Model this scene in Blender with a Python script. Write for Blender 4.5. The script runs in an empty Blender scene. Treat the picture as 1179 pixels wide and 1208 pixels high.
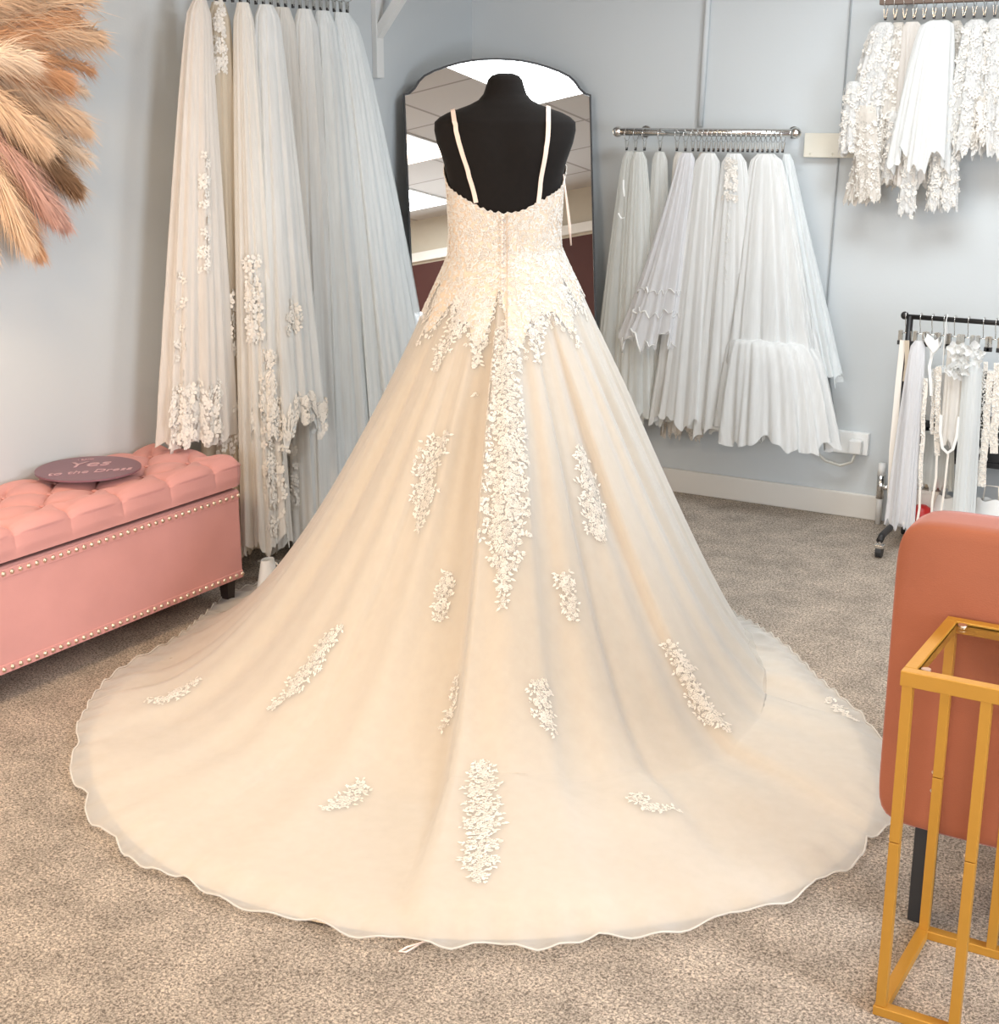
import bpy, bmesh, math, random
from mathutils import Vector, Matrix
from mathutils.bvhtree import BVHTree
from mathutils import noise as mnoise
pi = math.pi
C = bpy.context.scene.collection
sc = bpy.context.scene

# ------------------------------------------------------------------ camera, world, lights
cam_d = bpy.data.cameras.new('camera')
cam = bpy.data.objects.new('camera', cam_d); C.objects.link(cam)
cam.location = (3.25, -5.19, 1.5)
cam.rotation_euler = (math.radians(90 - 15.8), 0, math.radians(31))
cam_d.sensor_fit = 'HORIZONTAL'; cam_d.sensor_width = 36; cam_d.lens = 36 * 1670 / 1179
cam_d.clip_start = 0.05
sc.camera = cam
sc.view_settings.view_transform = 'Standard'; sc.view_settings.look = 'None'
sc.view_settings.exposure = 0.10; sc.view_settings.gamma = 1.0
sc.view_settings.use_curve_mapping = False

w = bpy.data.worlds.new('world'); sc.world = w; w.use_nodes = True
w.node_tree.nodes['Background'].inputs[0].default_value = (0.75, 0.85, 1, 1)
w.node_tree.nodes['Background'].inputs[1].default_value = 1.0

def area(name, loc, rot, sx, sy, power, col):
    d = bpy.data.lights.new(name, 'AREA'); d.shape = 'RECTANGLE'; d.size = sx; d.size_y = sy
    d.energy = power; d.color = col
    o = bpy.data.objects.new(name, d); C.objects.link(o); o.location = loc; o.rotation_euler = rot
    return o
CEIL = 2.30; MIR_TILT = 8.0
RX, RY = 5.0, -8.6          # right wall x, front wall y
# recessed ceiling panels: centre x, y, size x, size y, lamp power, colour, panel emission
COOL = (0.88, 0.95, 1.0); WARM = (1.0, 0.84, 0.66)
PANELS = [(2.15, -1.2, 1.2, .6, 17, COOL, 6), (3.05, -2.75, .6, .6, 7, (1, .85, .66), 3), (0.95, -3.6, .6, .6, 26, (1.0, .74, .48), 4),
          (4.25, -3.6, .6, .6, 8, COOL, 6), (1.25, -6.3, .6, .6, 30, WARM, 4), (3.65, -6.3, .6, .6, 36, (1, .82, .62), 4)]
for (px, py, sx, sy, pw, col, em) in PANELS:
    if pw: area('panel_lamp', (px, py, CEIL - .03), (0, 0, 0), sx, sy, pw, col)
# daylight through the shop window in the front wall and through the one in the right wall
area('window_daylight', (2.9, RY + .12, 1.45), (math.radians(90), 0, 0), 3.0, 1.6, 98, (0.98, 0.98, 1.0))
area('side_window_daylight', (RX - .12, -3.35, .95), (0, math.radians(90), 0), 1.2, 1.3, 74, (0.80, 0.90, 1.0))

# ------------------------------------------------------------------ materials
def nodes(name):
    m = bpy.data.materials.new(name); m.use_nodes = True
    nt = m.node_tree; p = nt.nodes['Principled BSDF']
    return m, nt, p
def mat(name, col, rough=.6, metal=0, noise=0, nscale=20, bump=0, bscale=60, sheen=0, spec=None, sheen_tint=None):
    m, nt, p = nodes(name)
    p.inputs['Base Color'].default_value = (*col, 1); p.inputs['Roughness'].default_value = rough
    p.inputs['Metallic'].default_value = metal
    if spec is not None: p.inputs['Specular IOR Level'].default_value = spec
    if sheen:
        p.inputs['Sheen Weight'].default_value = sheen; p.inputs['Sheen Roughness'].default_value = .35
        if sheen_tint: p.inputs['Sheen Tint'].default_value = (*sheen_tint, 1)
    tc = nt.nodes.new('ShaderNodeTexCoord')
    if noise:
        n = nt.nodes.new('ShaderNodeTexNoise'); n.inputs['Scale'].default_value = nscale; n.inputs['Detail'].default_value = 5
        nt.links.new(tc.outputs['Object'], n.inputs['Vector'])
        r = nt.nodes.new('ShaderNodeMix'); r.data_type = 'RGBA'
        r.inputs[6].default_value = (*[max(0, c * (1 - noise)) for c in col], 1)
        r.inputs[7].default_value = (*[min(1, c * (1 + noise)) for c in col], 1)
        nt.links.new(n.outputs['Fac'], r.inputs[0]); nt.links.new(r.outputs[2], p.inputs['Base Color'])
    if bump:
        n2 = nt.nodes.new('ShaderNodeTexNoise'); n2.inputs['Scale'].default_value = bscale; n2.inputs['Detail'].default_value = 3
        nt.links.new(tc.outputs['Object'], n2.inputs['Vector'])
        b = nt.nodes.new('ShaderNodeBump'); b.inputs['Strength'].default_value = bump; b.inputs['Distance'].default_value = .01
        nt.links.new(n2.outputs['Fac'], b.inputs['Height']); nt.links.new(b.outputs[0], p.inputs['Normal'])
    return m
def emis(name, col, s):
    m, nt, p = nodes(name); p.inputs['Base Color'].default_value = (*col, 1)
    p.inputs['Emission Color'].default_value = (*col, 1); p.inputs['Emission Strength'].default_value = s
    return m
def tulle(name, col, base=.5, edge=.4, streak=.15, sscale=60, transl=.4):
    """net fabric: diffuse and translucent threads mixed with see-through holes, denser at grazing angles"""
    m = bpy.data.materials.new(name); m.use_nodes = True; nt = m.node_tree; nt.nodes.clear()
    N = nt.nodes.new; L = nt.links.new
    out = N('ShaderNodeOutputMaterial'); mix = N('ShaderNodeMixShader'); tr = N('ShaderNodeBsdfTransparent')
    d = N('ShaderNodeBsdfDiffuse'); t = N('ShaderNodeBsdfTranslucent'); m2 = N('ShaderNodeMixShader')
    d.inputs[0].default_value = (*col, 1); t.inputs[0].default_value = (*col, 1); m2.inputs[0].default_value = transl
    L(d.outputs[0], m2.inputs[1]); L(t.outputs[0], m2.inputs[2])
    lw = N('ShaderNodeLayerWeight'); lw.inputs[0].default_value = .5
    ma = N('ShaderNodeMath'); ma.operation = 'MULTIPLY_ADD'; ma.inputs[1].default_value = edge; ma.inputs[2].default_value = base
    L(lw.outputs['Facing'], ma.inputs[0])
    tc = N('ShaderNodeTexCoord'); n = N('ShaderNodeTexNoise'); mp = N('ShaderNodeMapping')
    mp.inputs['Scale'].default_value = (1, 1, .06); n.inputs['Scale'].default_value = sscale; n.inputs['Detail'].default_value = 4
    L(tc.outputs['Object'], mp.inputs[0]); L(mp.outputs[0], n.inputs['Vector'])
    m3 = N('ShaderNodeMath'); m3.operation = 'MULTIPLY_ADD'; m3.inputs[1].default_value = streak * 2; m3.inputs[2].default_value = -streak
    L(n.outputs['Fac'], m3.inputs[0])
    ad = N('ShaderNodeMath'); ad.operation = 'ADD'; ad.use_clamp = True; L(ma.outputs[0], ad.inputs[0]); L(m3.outputs[0], ad.inputs[1])
    L(ad.outputs[0], mix.inputs[0]); L(tr.outputs[0], mix.inputs[1]); L(m2.outputs[0], mix.inputs[2]); L(mix.outputs[0], out.inputs[0])
    return m
def lace_cloth(name, col, scale=110, holes=.55):
    """lace by the metre: voronoi net whose cells are partly open, thicker white motif islands"""
    m = bpy.data.materials.new(name); m.use_nodes = True; nt = m.node_tree; nt.nodes.clear()
    N = nt.nodes.new; L = nt.links.new
    out = N('ShaderNodeOutputMaterial'); mix = N('ShaderNodeMixShader'); tr = N('ShaderNodeBsdfTransparent')
    d = N('ShaderNodeBsdfDiffuse'); t = N('ShaderNodeBsdfTranslucent'); m2 = N('ShaderNodeMixShader')
    d.inputs[0].default_value = (*col, 1); t.inputs[0].default_value = (*col, 1); m2.inputs[0].default_value = .3
    L(d.outputs[0], m2.inputs[1]); L(t.outputs[0], m2.inputs[2])
    tc = N('ShaderNodeTexCoord'); v = N('ShaderNodeTexVoronoi'); v.inputs['Scale'].default_value = scale; v.feature = 'DISTANCE_TO_EDGE'
    n = N('ShaderNodeTexNoise'); n.inputs['Scale'].default_value = 28; n.inputs['Detail'].default_value = 5
    L(tc.outputs['Object'], v.inputs['Vector']); L(tc.outputs['Object'], n.inputs['Vector'])
    r1 = N('ShaderNodeMapRange'); r1.inputs[1].default_value = .04; r1.inputs[2].default_value = .22; r1.inputs[3].default_value = 1; r1.inputs[4].default_value = 1 - holes
    r2 = N('ShaderNodeMapRange'); r2.inputs[1].default_value = .46; r2.inputs[2].default_value = .52
    L(v.outputs[0], r1.inputs[0]); L(n.outputs['Fac'], r2.inputs[0])
    mx = N('ShaderNodeMath'); mx.operation = 'MAXIMUM'; L(r1.outputs[0], mx.inputs[0]); L(r2.outputs[0], mx.inputs[1])
    b = N('ShaderNodeBump'); b.inputs['Strength'].default_value = .8; b.inputs['Distance'].default_value = .006
    L(n.outputs['Fac'], b.inputs['Height']); L(b.outputs[0], d.inputs['Normal'])
    L(mx.outputs[0], mix.inputs[0]); L(tr.outputs[0], mix.inputs[1]); L(m2.outputs[0], mix.inputs[2]); L(mix.outputs[0], out.inputs[0])
    return m

M = {}
M['chrome'] = mat('chrome', (.75, .74, .72), .18, 1)
M['black_metal'] = mat('black_metal', (.02, .018, .018), .4, .3)
M['black_plastic'] = mat('black_plastic', (.02, .02, .022), .5)
M['black_cloth'] = mat('black_jersey', (.009, .007, .006), .9, noise=.2, nscale=60, bump=.1, bscale=500, sheen=.04, spec=.25)
M['white_paint'] = mat('white_paint', (.78, .78, .76), .45, noise=.02)
M['white_plastic'] = mat('white_plastic', (.85, .85, .83), .35)
M['gold'] = mat('gold_paint', (.52, .26, .035), .45, .35, noise=.05, nscale=30, bump=.05, bscale=300)
M['brass'] = mat('antique_brass', (.74, .60, .47), .28, .9)
M['pink_velvet'] = mat('pink_velvet', (.66, .315, .29), .8, noise=.09, nscale=9, bump=.12, bscale=400, sheen=.25, sheen_tint=(1, .75, .72))
M['rose_velvet'] = mat('rose_velvet', (.34, .100, .045), .75, noise=.14, nscale=6, bump=.15, bscale=420, sheen=.55, sheen_tint=(1, .6, .62))
M['plum'] = mat('plum_acrylic', (.22, .10, .125), .35, noise=.1, nscale=8)
M['plum_letter'] = mat('plum_lettering', (.62, .38, .40), .4)
M['dark_wood'] = mat('dark_wood', (.025, .016, .013), .5, noise=.3, nscale=10)
M['pale_wood'] = mat('pale_wood', (.74, .70, .60), .6, noise=.07, nscale=14)
M['champagne'] = mat('champagne_satin', (.78, .645, .475), .5, noise=.03, nscale=3, sheen=.15)
M['ivory_satin'] = mat('ivory_satin', (.85, .80, .73), .4)
M['white_satin'] = mat('white_satin', (.88, .88, .86), .35)
M['strap'] = mat('strap_satin', (.90, .72, .62), .5)
M['lace_thread'] = mat('lace_thread', (.80, .76, .70), .9)
M['dress_tulle'] = tulle('dress_tulle', (.79, .775, .745), .36, .50, .05, 30, .3)
M['dress_tulle2'] = tulle('dress_net', (.75, .71, .65), .20, .45, .05, 30, .3)
M['hem'] = tulle('hem_horsehair', (.90, .86, .80), .55, .2, 0, 30, .3)
M['bodice'] = mat('bodice_lace_ground', (.83, .69, .54), .8, noise=.07, nscale=90, bump=.35, bscale=160)
for k_, c_, b_, e_ in (('white', (.90, .905, .89), .80, .2), ('blue', (.87, .90, .90), .78, .2), ('sheer', (.88, .89, .86), .58, .35), ('ivory', (.91, .875, .82), .78, .2),
                   ('blush', (.89, .835, .775), .80, .2), ('beige', (.86, .75, .60), .62, .3), ('grey', (.85, .86, .82), .52, .35), ('lilac', (.89, .89, .91), .66, .3)):
    M['tulle_' + k_] = tulle('tulle_' + k_, c_, b_, e_, transl=.22)
M['lace_white'] = lace_cloth('lace_white', (.82, .81, .785), 110, .22)
M['lace_ivory'] = lace_cloth('lace_ivory', (.80, .745, .67), 110, .25)
M['bead'] = mat('crystal_beads', (.86, .81, .74), .25, .1, noise=.3, nscale=300)

# ------------------------------------------------------------------ helpers
def tag(o, label=None, cat=None, group=None, kind=None):
    if label: o['label'] = label
    if cat: o['category'] = cat
    if group: o['group'] = group
    if kind: o['kind'] = kind
    return o
def empty(name, loc, label=None, cat=None, group=None, rz=0):
    o = bpy.data.objects.new(name, None); C.objects.link(o); o.location = loc; o.rotation_euler = (0, 0, rz)
    o.empty_display_size = .05
    return tag(o, label, cat, group)
WORLD = {}
def wloc(o):
    v = Vector(o.location)
    return v if o.parent is None else v + wloc(o.parent)
def mesh_obj(name, verts, faces, m, parent=None, smooth=True):
    """verts are in world coordinates; with a parent they are stored relative to it"""
    off = wloc(parent) if parent else Vector((0, 0, 0))
    me = bpy.data.meshes.new(name); me.from_pydata([(v[0] - off.x, v[1] - off.y, v[2] - off.z) for v in verts], [], faces)
    if smooth: me.polygons.foreach_set('use_smooth', [True] * len(me.polygons))
    me.materials.append(m); me.update()
    o = bpy.data.objects.new(name, me); C.objects.link(o)
    if parent: o.parent = parent
    return o
class MB:
    def __init__(s): s.v = []; s.f = []
    def add(s, v, f):
        n = len(s.v); s.v += [tuple(p) for p in v]; s.f += [tuple(i + n for i in q) for q in f]; return s
    def box(s, x0, x1, y0, y1, z0, z1, b=0.0):
        if b <= 0:
            v = [(x, y, z) for x in (x0, x1) for y in (y0, y1) for z in (z0, z1)]
            return s.add(v, [(0, 1, 3, 2), (4, 6, 7, 5), (0, 4, 5, 1), (2, 3, 7, 6), (0, 2, 6, 4), (1, 5, 7, 3)])
        bm = bmesh.new(); bmesh.ops.create_cube(bm, size=1)
        for q in bm.verts: q.co = Vector(((x0 + x1) / 2 + q.co.x * (x1 - x0), (y0 + y1) / 2 + q.co.y * (y1 - y0), (z0 + z1) / 2 + q.co.z * (z1 - z0)))
        bmesh.ops.bevel(bm, geom=bm.edges[:], offset=b, segments=3 if b > .006 else 2, profile=.5, affect='EDGES')
        bm.verts.index_update(); s.add([q.co[:] for q in bm.verts], [[q.index for q in f.verts] for f in bm.faces]); bm.free(); return s
    def tube(s, pts, r, n=10, closed=False, flat=1.0, cap=True):
        pts = [Vector(p) for p in pts]; m = len(pts); rr = r if isinstance(r, (list, tuple)) else [r] * m
        base = len(s.v); prev = None
        for i, p in enumerate(pts):
            a = pts[(i - 1) % m] if (closed or i > 0) else p; b = pts[(i + 1) % m] if (closed or i < m - 1) else p
            t = (b - a); t = t.normalized() if t.length > 1e-9 else Vector((0, 0, 1))
            if prev is None:
                u = t.orthogonal().normalized()
            else:
                u = (prev - t * prev.dot(t)); u = u.normalized() if u.length > 1e-6 else t.orthogonal().normalized()
            prev = u; w_ = t.cross(u)
            for k in range(n):
                a_ = 2 * pi * k / n; q = p + (u * math.cos(a_) + w_ * math.sin(a_) * flat) * rr[i]; s.v.append(q[:])
        for i in range(m if closed else m - 1):
            for k in range(n):
                a = base + i * n + k; b = base + i * n + (k + 1) % n; c = base + ((i + 1) % m) * n + (k + 1) % n; d = base + ((i + 1) % m) * n + k
                s.f.append((a, b, c, d))
        if cap and not closed:
            s.f.append(tuple(base + k for k in reversed(range(n)))); s.f.append(tuple(base + (m - 1) * n + k for k in range(n)))
        return s
    def sphere(s, c, r, n=12, sz=1.0):
        base = len(s.v); rows = n // 2
        s.v.append((c[0], c[1], c[2] + r * sz))
        for i in range(1, rows):
            th = pi * i / rows
            for k in range(n):
                s.v.append((c[0] + r * math.sin(th) * math.cos(2 * pi * k / n), c[1] + r * math.sin(th) * math.sin(2 * pi * k / n), c[2] + r * sz * math.cos(th)))
        s.v.append((c[0], c[1], c[2] - r * sz)); last = len(s.v) - 1
        for k in range(n):
            s.f.append((base, base + 1 + k, base + 1 + (k + 1) % n))
            for i in range(rows - 2):
                a = base + 1 + i * n
                s.f.append((a + k, a + n + k, a + n + (k + 1) % n, a + (k + 1) % n))
            a = base + 1 + (rows - 2) * n
            s.f.append((a + k, last, a + (k + 1) % n))
        return s
    def grid(s, fn, nu, nv, wrap=False):
        base = len(s.v)
        for j in range(nv + 1):
            for i in range(nu if wrap else nu + 1): s.v.append(tuple(fn(i / nu, j / nv)))
        w_ = nu if wrap else nu + 1
        for j in range(nv):
            for i in range(nu):
                a = base + j * w_ + i; b = base + j * w_ + (i + 1) % w_
                s.f.append((a, b, b + w_, a + w_))
        return s
    def build(s, name, m, parent=None, smooth=False): return mesh_obj(name, s.v, s.f, m, parent, smooth)
def copy_tree(o, parent=None):
    c = o.copy(); C.objects.link(c); c.parent = parent
    for ch in [x for x in C.objects if x.parent == o]: copy_tree(ch, c)
    return c
def smoothstep(a, b, x):
    t = max(0., min(1., (x - a) / (b - a))); return t * t * (3 - 2 * t)
def interp(tab, x):
    if x <= tab[0][0]: return tab[0][1]
    for (a, va), (b, vb) in zip(tab, tab[1:]):
        if x <= b: return va + (vb - va) * (x - a) / (b - a)
    return tab[-1][1]
# ---- dress surface (phi = 0 towards the back of the gown, positive to its right seen from behind)
MX, MY = 1.21, -1.758
AZ = math.radians(-59.27)
BX, BY = math.cos(AZ), math.sin(AZ)      # unit vector towards the train
SX, SY = -BY, BX                          # unit vector to the right of it
HEM = [(-180, .62), (-150, .66), (-125, .80), (-110, .93), (-92, .94), (-81, .965), (-73.5, 1.10), (-61.1, 1.249), (-52.9, 1.337), (-43.5, 1.424), (-34.5, 1.519), (-29.1, 1.575), (-24, 1.614), (-19.2, 1.643), (-15.2, 1.66), (-10.7, 1.685), (-6.3, 1.69), (0.2, 1.70), (5.7, 1.675), (13.3, 1.655), (17.5, 1.655), (22.1, 1.62), (28.5, 1.557), (34.8, 1.468), (43, 1.32), (53.1, 1.14), (63.6, .95), (82.3, .78), (90, .745), (104.2, .70), (125, .68), (150, .64), (180, .62)]
FALL = [(-180, .62), (-130, .72), (-110, .86), (-85, .97), (-60, 1.10), (-30, 1.15), (0, 1.15), (30, 1.05), (50, .88), (70, .74), (90, .68), (120, .66), (180, .62)]
POW = [(-180, 1.05), (-130, 1.5), (-90, 1.75), (-60, 1.75), (-30, 1.65), (0, 1.6), (40, 1.45), (75, 1.17), (110, 1.05), (180, 1.05)]
ZW = 1.133
def smooth_interp(tab, d):
    return (interp(tab, d - 6) + 2 * interp(tab, d - 2) + 2 * interp(tab, d + 2) + interp(tab, d + 6)) / 6 if -172 < d < 172 else interp(tab, d)
def waist_r(ph, a=.152, b=.115):
    return 1 / math.sqrt((math.sin(ph) / a) ** 2 + (math.cos(ph) / b) ** 2)
PLEATS = [(-6.5, .085, 34, 1), (-62, .014, 18, 1), (17, .020, 16, -1), (33, .022, 16, 1), (52, .018, 14, -1), (-30, .012, 14, -1), (6, .010, 9, -1), (75, .015, 15, 1), (-95, .01, 18, 1), (110, .03, 20, 1), (140, .03, 20, 1), (170, .03, 20, 1), (-125, .03, 20, 1), (-155, .03, 20, 1)]
def fold_disp(deg, t):
    """soft gathers and a few sharper pleats, t = 0 waist .. 1 hem"""
    d = 0
    for (c, a, wd, sg) in PLEATS:
        u = (deg - c) * sg
        if u > -2 and u < wd:
            d += a * smoothstep(-1.2, .4, u) * (1 - smoothstep(.5, wd, u))
    f = .006 * math.sin(math.radians(deg) * 17 + 1.3) + .004 * math.sin(math.radians(deg) * 31 + .4) + .0025 * math.sin(math.radians(deg) * 53 + 2)
    return (d + f) * smoothstep(.02, .35, t)
def skirt(deg, s, layer=0):
    """point of the skirt; s in 0..1 from waist to hem; layer 0 = lining, 1 = tulle"""
    ph = math.radians(deg)
    rw = waist_r(ph); R = smooth_interp(HEM, deg); Lf = min(smooth_interp(FALL, deg), R); p = smooth_interp(POW, deg)
    if layer == 0: R = R - .032 - .03 * smoothstep(20, 75, abs(deg + 8))
    r = rw + (R - rw) * s
    t = (r - rw) / (Lf - rw)
    tt = max(0., 1 - t)
    z = ZW * tt ** p
    dz = -ZW * p * tt ** (p - 1) / (Lf - rw) if tt > 0 else 0
    n = math.hypot(1, dz); nr, nz = -dz / n, 1 / n
    fl = smoothstep(.75, 1.05, t)
    q = fold_disp(deg, min(1, t)) * (1 - .75 * smoothstep(.85, 1.5, t))
    # wrinkles lying on the floor, running roughly parallel to the hem
    x = BX * math.cos(ph) * r + SX * math.sin(ph) * r; y = BY * math.cos(ph) * r + SY * math.sin(ph) * r
    wr = .010 * math.sin(9 * r + 2.2 * math.sin(ph * 3) + 1) + .007 * math.sin(23 * r + 5 * math.sin(ph * 2 + 1)) * (.5 + .5 * math.sin(ph * 5))
    q += fl * (.012 + wr * .55)
    q = q * (1 - smoothstep(.93, 1.0, s) * .8)
    if layer == 1: q += .006 * smoothstep(0, .1, s) + .002
    r += nr * q; z += nz * q
    z = max(z, .006 + (.005 if layer else 0))
    return (MX + BX * math.cos(ph) * r + SX * math.sin(ph) * r, MY + BY * math.cos(ph) * r + SY * math.sin(ph) * r, z)
MOTIFS = [[(1.33, -1.977, 0.949, 0.0404), (1.367, -2.033, 0.879, 0.0666), (1.393, -2.092, 0.81, 0.0834), (1.452, -2.157, 0.73, 0.0777), (1.489, -2.228, 0.638, 0.0808), (1.518, -2.276, 0.564, 0.0884), (1.538, -2.321, 0.501, 0.0793), (1.564, -2.354, 0.451, 0.0518), (1.576, -2.387, 0.411, 0.0247), (1.604, -2.434, 0.351, 0.0102)],
  [(1.272, -2.16, 0.691, 0.0222), (1.241, -2.183, 0.641, 0.0578), (1.241, -2.229, 0.576, 0.0442), (1.27, -2.268, 0.527, 0.0438), (1.281, -2.318, 0.465, 0.0109)],
  [(1.395, -2.353, 0.387, 0.0171), (1.407, -2.394, 0.339, 0.0296), (1.422, -2.441, 0.285, 0.0147)],
  [(1.567, -1.979, 0.657, 0.0178), (1.601, -2.01, 0.598, 0.0441), (1.634, -2.02, 0.542, 0.0528), (1.655, -2.072, 0.49, 0.0479), (1.693, -2.081, 0.441, 0.0174)],
  [(1.669, -2.255, 0.403, 0.0252), (1.706, -2.286, 0.348, 0.0291), (1.734, -2.316, 0.303, 0.0124)],
  [(1.18, -2.518, 0.249, 0.0128), (1.15, -2.558, 0.206, 0.0341), (1.147, -2.608, 0.162, 0.0381), (1.128, -2.649, 0.124, 0.0422), (1.097, -2.71, 0.077, 0.0105)],
  [(0.789, -2.631, 0.064, 0.0111), (0.775, -2.68, 0.046, 0.031), (0.762, -2.728, 0.035, 0.0285), (0.711, -2.748, 0.028, 0.0088)],
  [(1.461, -2.824, 0.028, 0.0116), (1.483, -2.873, 0.017, 0.0344), (1.474, -2.928, 0.019, 0.0264), (1.462, -2.97, 0.021, 0.0093)],
  [(1.724, -2.735, 0.102, 0.0151), (1.755, -2.773, 0.086, 0.0448), (1.796, -2.849, 0.081, 0.04), (1.84, -2.908, 0.075, 0.0569), (1.871, -2.964, 0.067, 0.0418), (1.909, -3.034, 0.06, 0.0475), (1.948, -3.103, 0.054, 0.0198)],
  [(1.74, -2.494, 0.216, 0.0318), (1.767, -2.532, 0.18, 0.0394), (1.8, -2.563, 0.148, 0.0234), (1.825, -2.568, 0.124, 0.0097)],
  [(1.88, -2.096, 0.209, 0.0172), (1.94, -2.111, 0.166, 0.034), (1.97, -2.133, 0.128, 0.0338), (2.026, -2.161, 0.08, 0.0418), (2.098, -2.177, 0.045, 0.0103)],
  [(2.056, -2.628, 0.065, 0.0222), (2.086, -2.658, 0.062, 0.033), (2.122, -2.647, 0.055, 0.0146), (2.154, -2.616, 0.047, 0.0055)],
  [(2.215, -1.789, 0.013, 0.0111), (2.267, -1.846, 0.011, 0.0175), (2.33, -1.911, 0.017, 0.0107)],
  [(1.521, -2.519, 0.186, 0.0061), (1.553, -2.576, 0.134, 0.0101), (1.548, -2.629, 0.097, 0.01)],
  [(1.187, -1.935, 1.043, 0.0367), (1.201, -1.984, 0.965, 0.0365), (1.173, -2.031, 0.883, 0.0251), (1.171, -2.062, 0.831, 0.0114)],
  [(1.03, -1.88, 0.995, 0.0238), (1.068, -1.959, 0.94, 0.0163)],
  [(1.262, -1.942, 1.012, 0.0227), (1.271, -2.007, 0.909, 0.0203), (1.284, -2.04, 0.851, 0.0112)],
  [(1.339, -1.88, 1.037, 0.0273), (1.388, -1.903, 0.958, 0.0272), (1.435, -1.966, 0.862, 0.0179)],
  [(1.384, -1.783, 1.056, 0.0323), (1.434, -1.765, 0.967, 0.0232)]]
# ------------------------------------------------------------------ room
def struct(name, mb, m, **k):
    return tag(mb.build(name, m), kind='structure')
M['wall'] = mat('wall_paint', (.60, .63, .64), .75, noise=.015, nscale=3, bump=.04, bscale=90)
M['wall_maroon'] = mat('wall_maroon', (.065, .013, .008), .7, noise=.05)
M['wall_cream'] = mat('wall_cream', (.50, .44, .35), .7, noise=.03)
M['skirting'] = mat('skirting_gloss', (.76, .73, .68), .4)
def carpet():
    m, nt, p = nodes('carpet_pile'); N = nt.nodes.new; L = nt.links.new
    tc = N('ShaderNodeTexCoord'); p.inputs['Roughness'].default_value = 1; p.inputs['Specular IOR Level'].default_value = .1
    a = N('ShaderNodeTexNoise'); a.inputs['Scale'].default_value = 190; a.inputs['Detail'].default_value = 4; a.inputs['Roughness'].default_value = .75; a.inputs['Distortion'].default_value = .8
    b = N('ShaderNodeTexNoise'); b.inputs['Scale'].default_value = 9; b.inputs['Detail'].default_value = 5
    L(tc.outputs['Object'], a.inputs['Vector']); L(tc.outputs['Object'], b.inputs['Vector'])
    r = N('ShaderNodeValToRGB'); r.color_ramp.elements[0].position = .41; r.color_ramp.elements[0].color = (.22, .18, .145, 1)
    r.color_ramp.elements[1].position = .60; r.color_ramp.elements[1].color = (.84, .71, .585, 1)
    L(a.outputs['Fac'], r.inputs[0])
    r2 = N('ShaderNodeMapRange'); r2.inputs[1].default_value = .35; r2.inputs[2].default_value = .7; r2.inputs[3].default_value = .80; r2.inputs[4].default_value = 1.1
    L(b.outputs['Fac'], r2.inputs[0])
    mx = N('ShaderNodeMix'); mx.data_type = 'RGBA'; mx.blend_type = 'MULTIPLY'; mx.inputs[0].default_value = 1
    L(r.outputs[0], mx.inputs[6]); L(r2.outputs[0], mx.inputs[7]); L(mx.outputs[2], p.inputs['Base Color'])
    bp = N('ShaderNodeBump'); bp.inputs['Strength'].default_value = .9; bp.inputs['Distance'].default_value = .008
    L(a.outputs['Fac'], bp.inputs['Height']); L(bp.outputs[0], p.inputs['Normal'])
    return m
def ceiling_mat():
    m, nt, p = nodes('ceiling_tile'); N = nt.nodes.new; L = nt.links.new
    tc = N('ShaderNodeTexCoord'); br = N('ShaderNodeTexBrick'); br.offset = 0; br.squash = 1
    br.inputs['Scale'].default_value = 1; br.inputs['Brick Width'].default_value = .6; br.inputs['Row Height'].default_value = .6
    br.inputs['Mortar Size'].default_value = .010; br.inputs['Mortar Smooth'].default_value = .05
    br.inputs['Color1'].default_value = (.50, .46, .42, 1); br.inputs['Color2'].default_value = (.47, .43, .39, 1); br.inputs['Mortar'].default_value = (.27, .24, .21, 1)
    mpn = N('ShaderNodeMapping'); mpn.inputs['Location'].default_value = (-.35, .3, 0); L(tc.outputs['Object'], mpn.inputs[0]); L(mpn.outputs[0], br.inputs['Vector']); L(br.outputs['Color'], p.inputs['Base Color']); p.inputs['Roughness'].default_value = .9
    return m
T = .1
struct('floor', MB().box(-T, RX + T, RY - T, T, -.08, 0), carpet())
struct('ceiling', MB().box(-T, RX + T, RY - T, T, CEIL, CEIL + .08), ceiling_mat())
struct('wall_left', MB().box(-T, 0, RY - T, T, 0, CEIL), M['wall'])
struct('wall_back', MB().box(0, RX, 0, T, 0, CEIL), M['wall'])
# right wall: maroon below a cream rail, cream above, with a window opening at its back end
wr = MB(); wr.box(RX, RX + T, RY - T, -4.0, 0, 1.95); wr.box(RX, RX + T, -4.0, -2.7, 0, .35); wr.box(RX, RX + T, -2.7, T, 0, 1.95); 
wr.box(RX, RX + T, -4.0, -2.7, 1.55, 1.95)
struct('wall_right', wr, M['wall_maroon'])
wr = MB(); wr.box(RX, RX + T, RY - T, T, 1.95, CEIL);
struct('wall_right_upper', wr, M['wall_cream'])
struct('trim_1', MB().box(RX - .03, RX, RY, -.02, 1.97, 2.04), M['skirting'])
fw = MB(); fw.box(0, 1.4, RY - T, RY, 0, CEIL); fw.box(4.4, RX, RY - T, RY, 0, CEIL); fw.box(1.4, 4.4, RY - T, RY, 0, .5); fw.box(1.4, 4.4, RY - T, RY, 2.2, CEIL)
struct('wall_front', fw, M['wall_cream'])
glassm = tulle('window_glass', (.9, .95, 1), .06, .1, 0, 1, .5)
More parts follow.
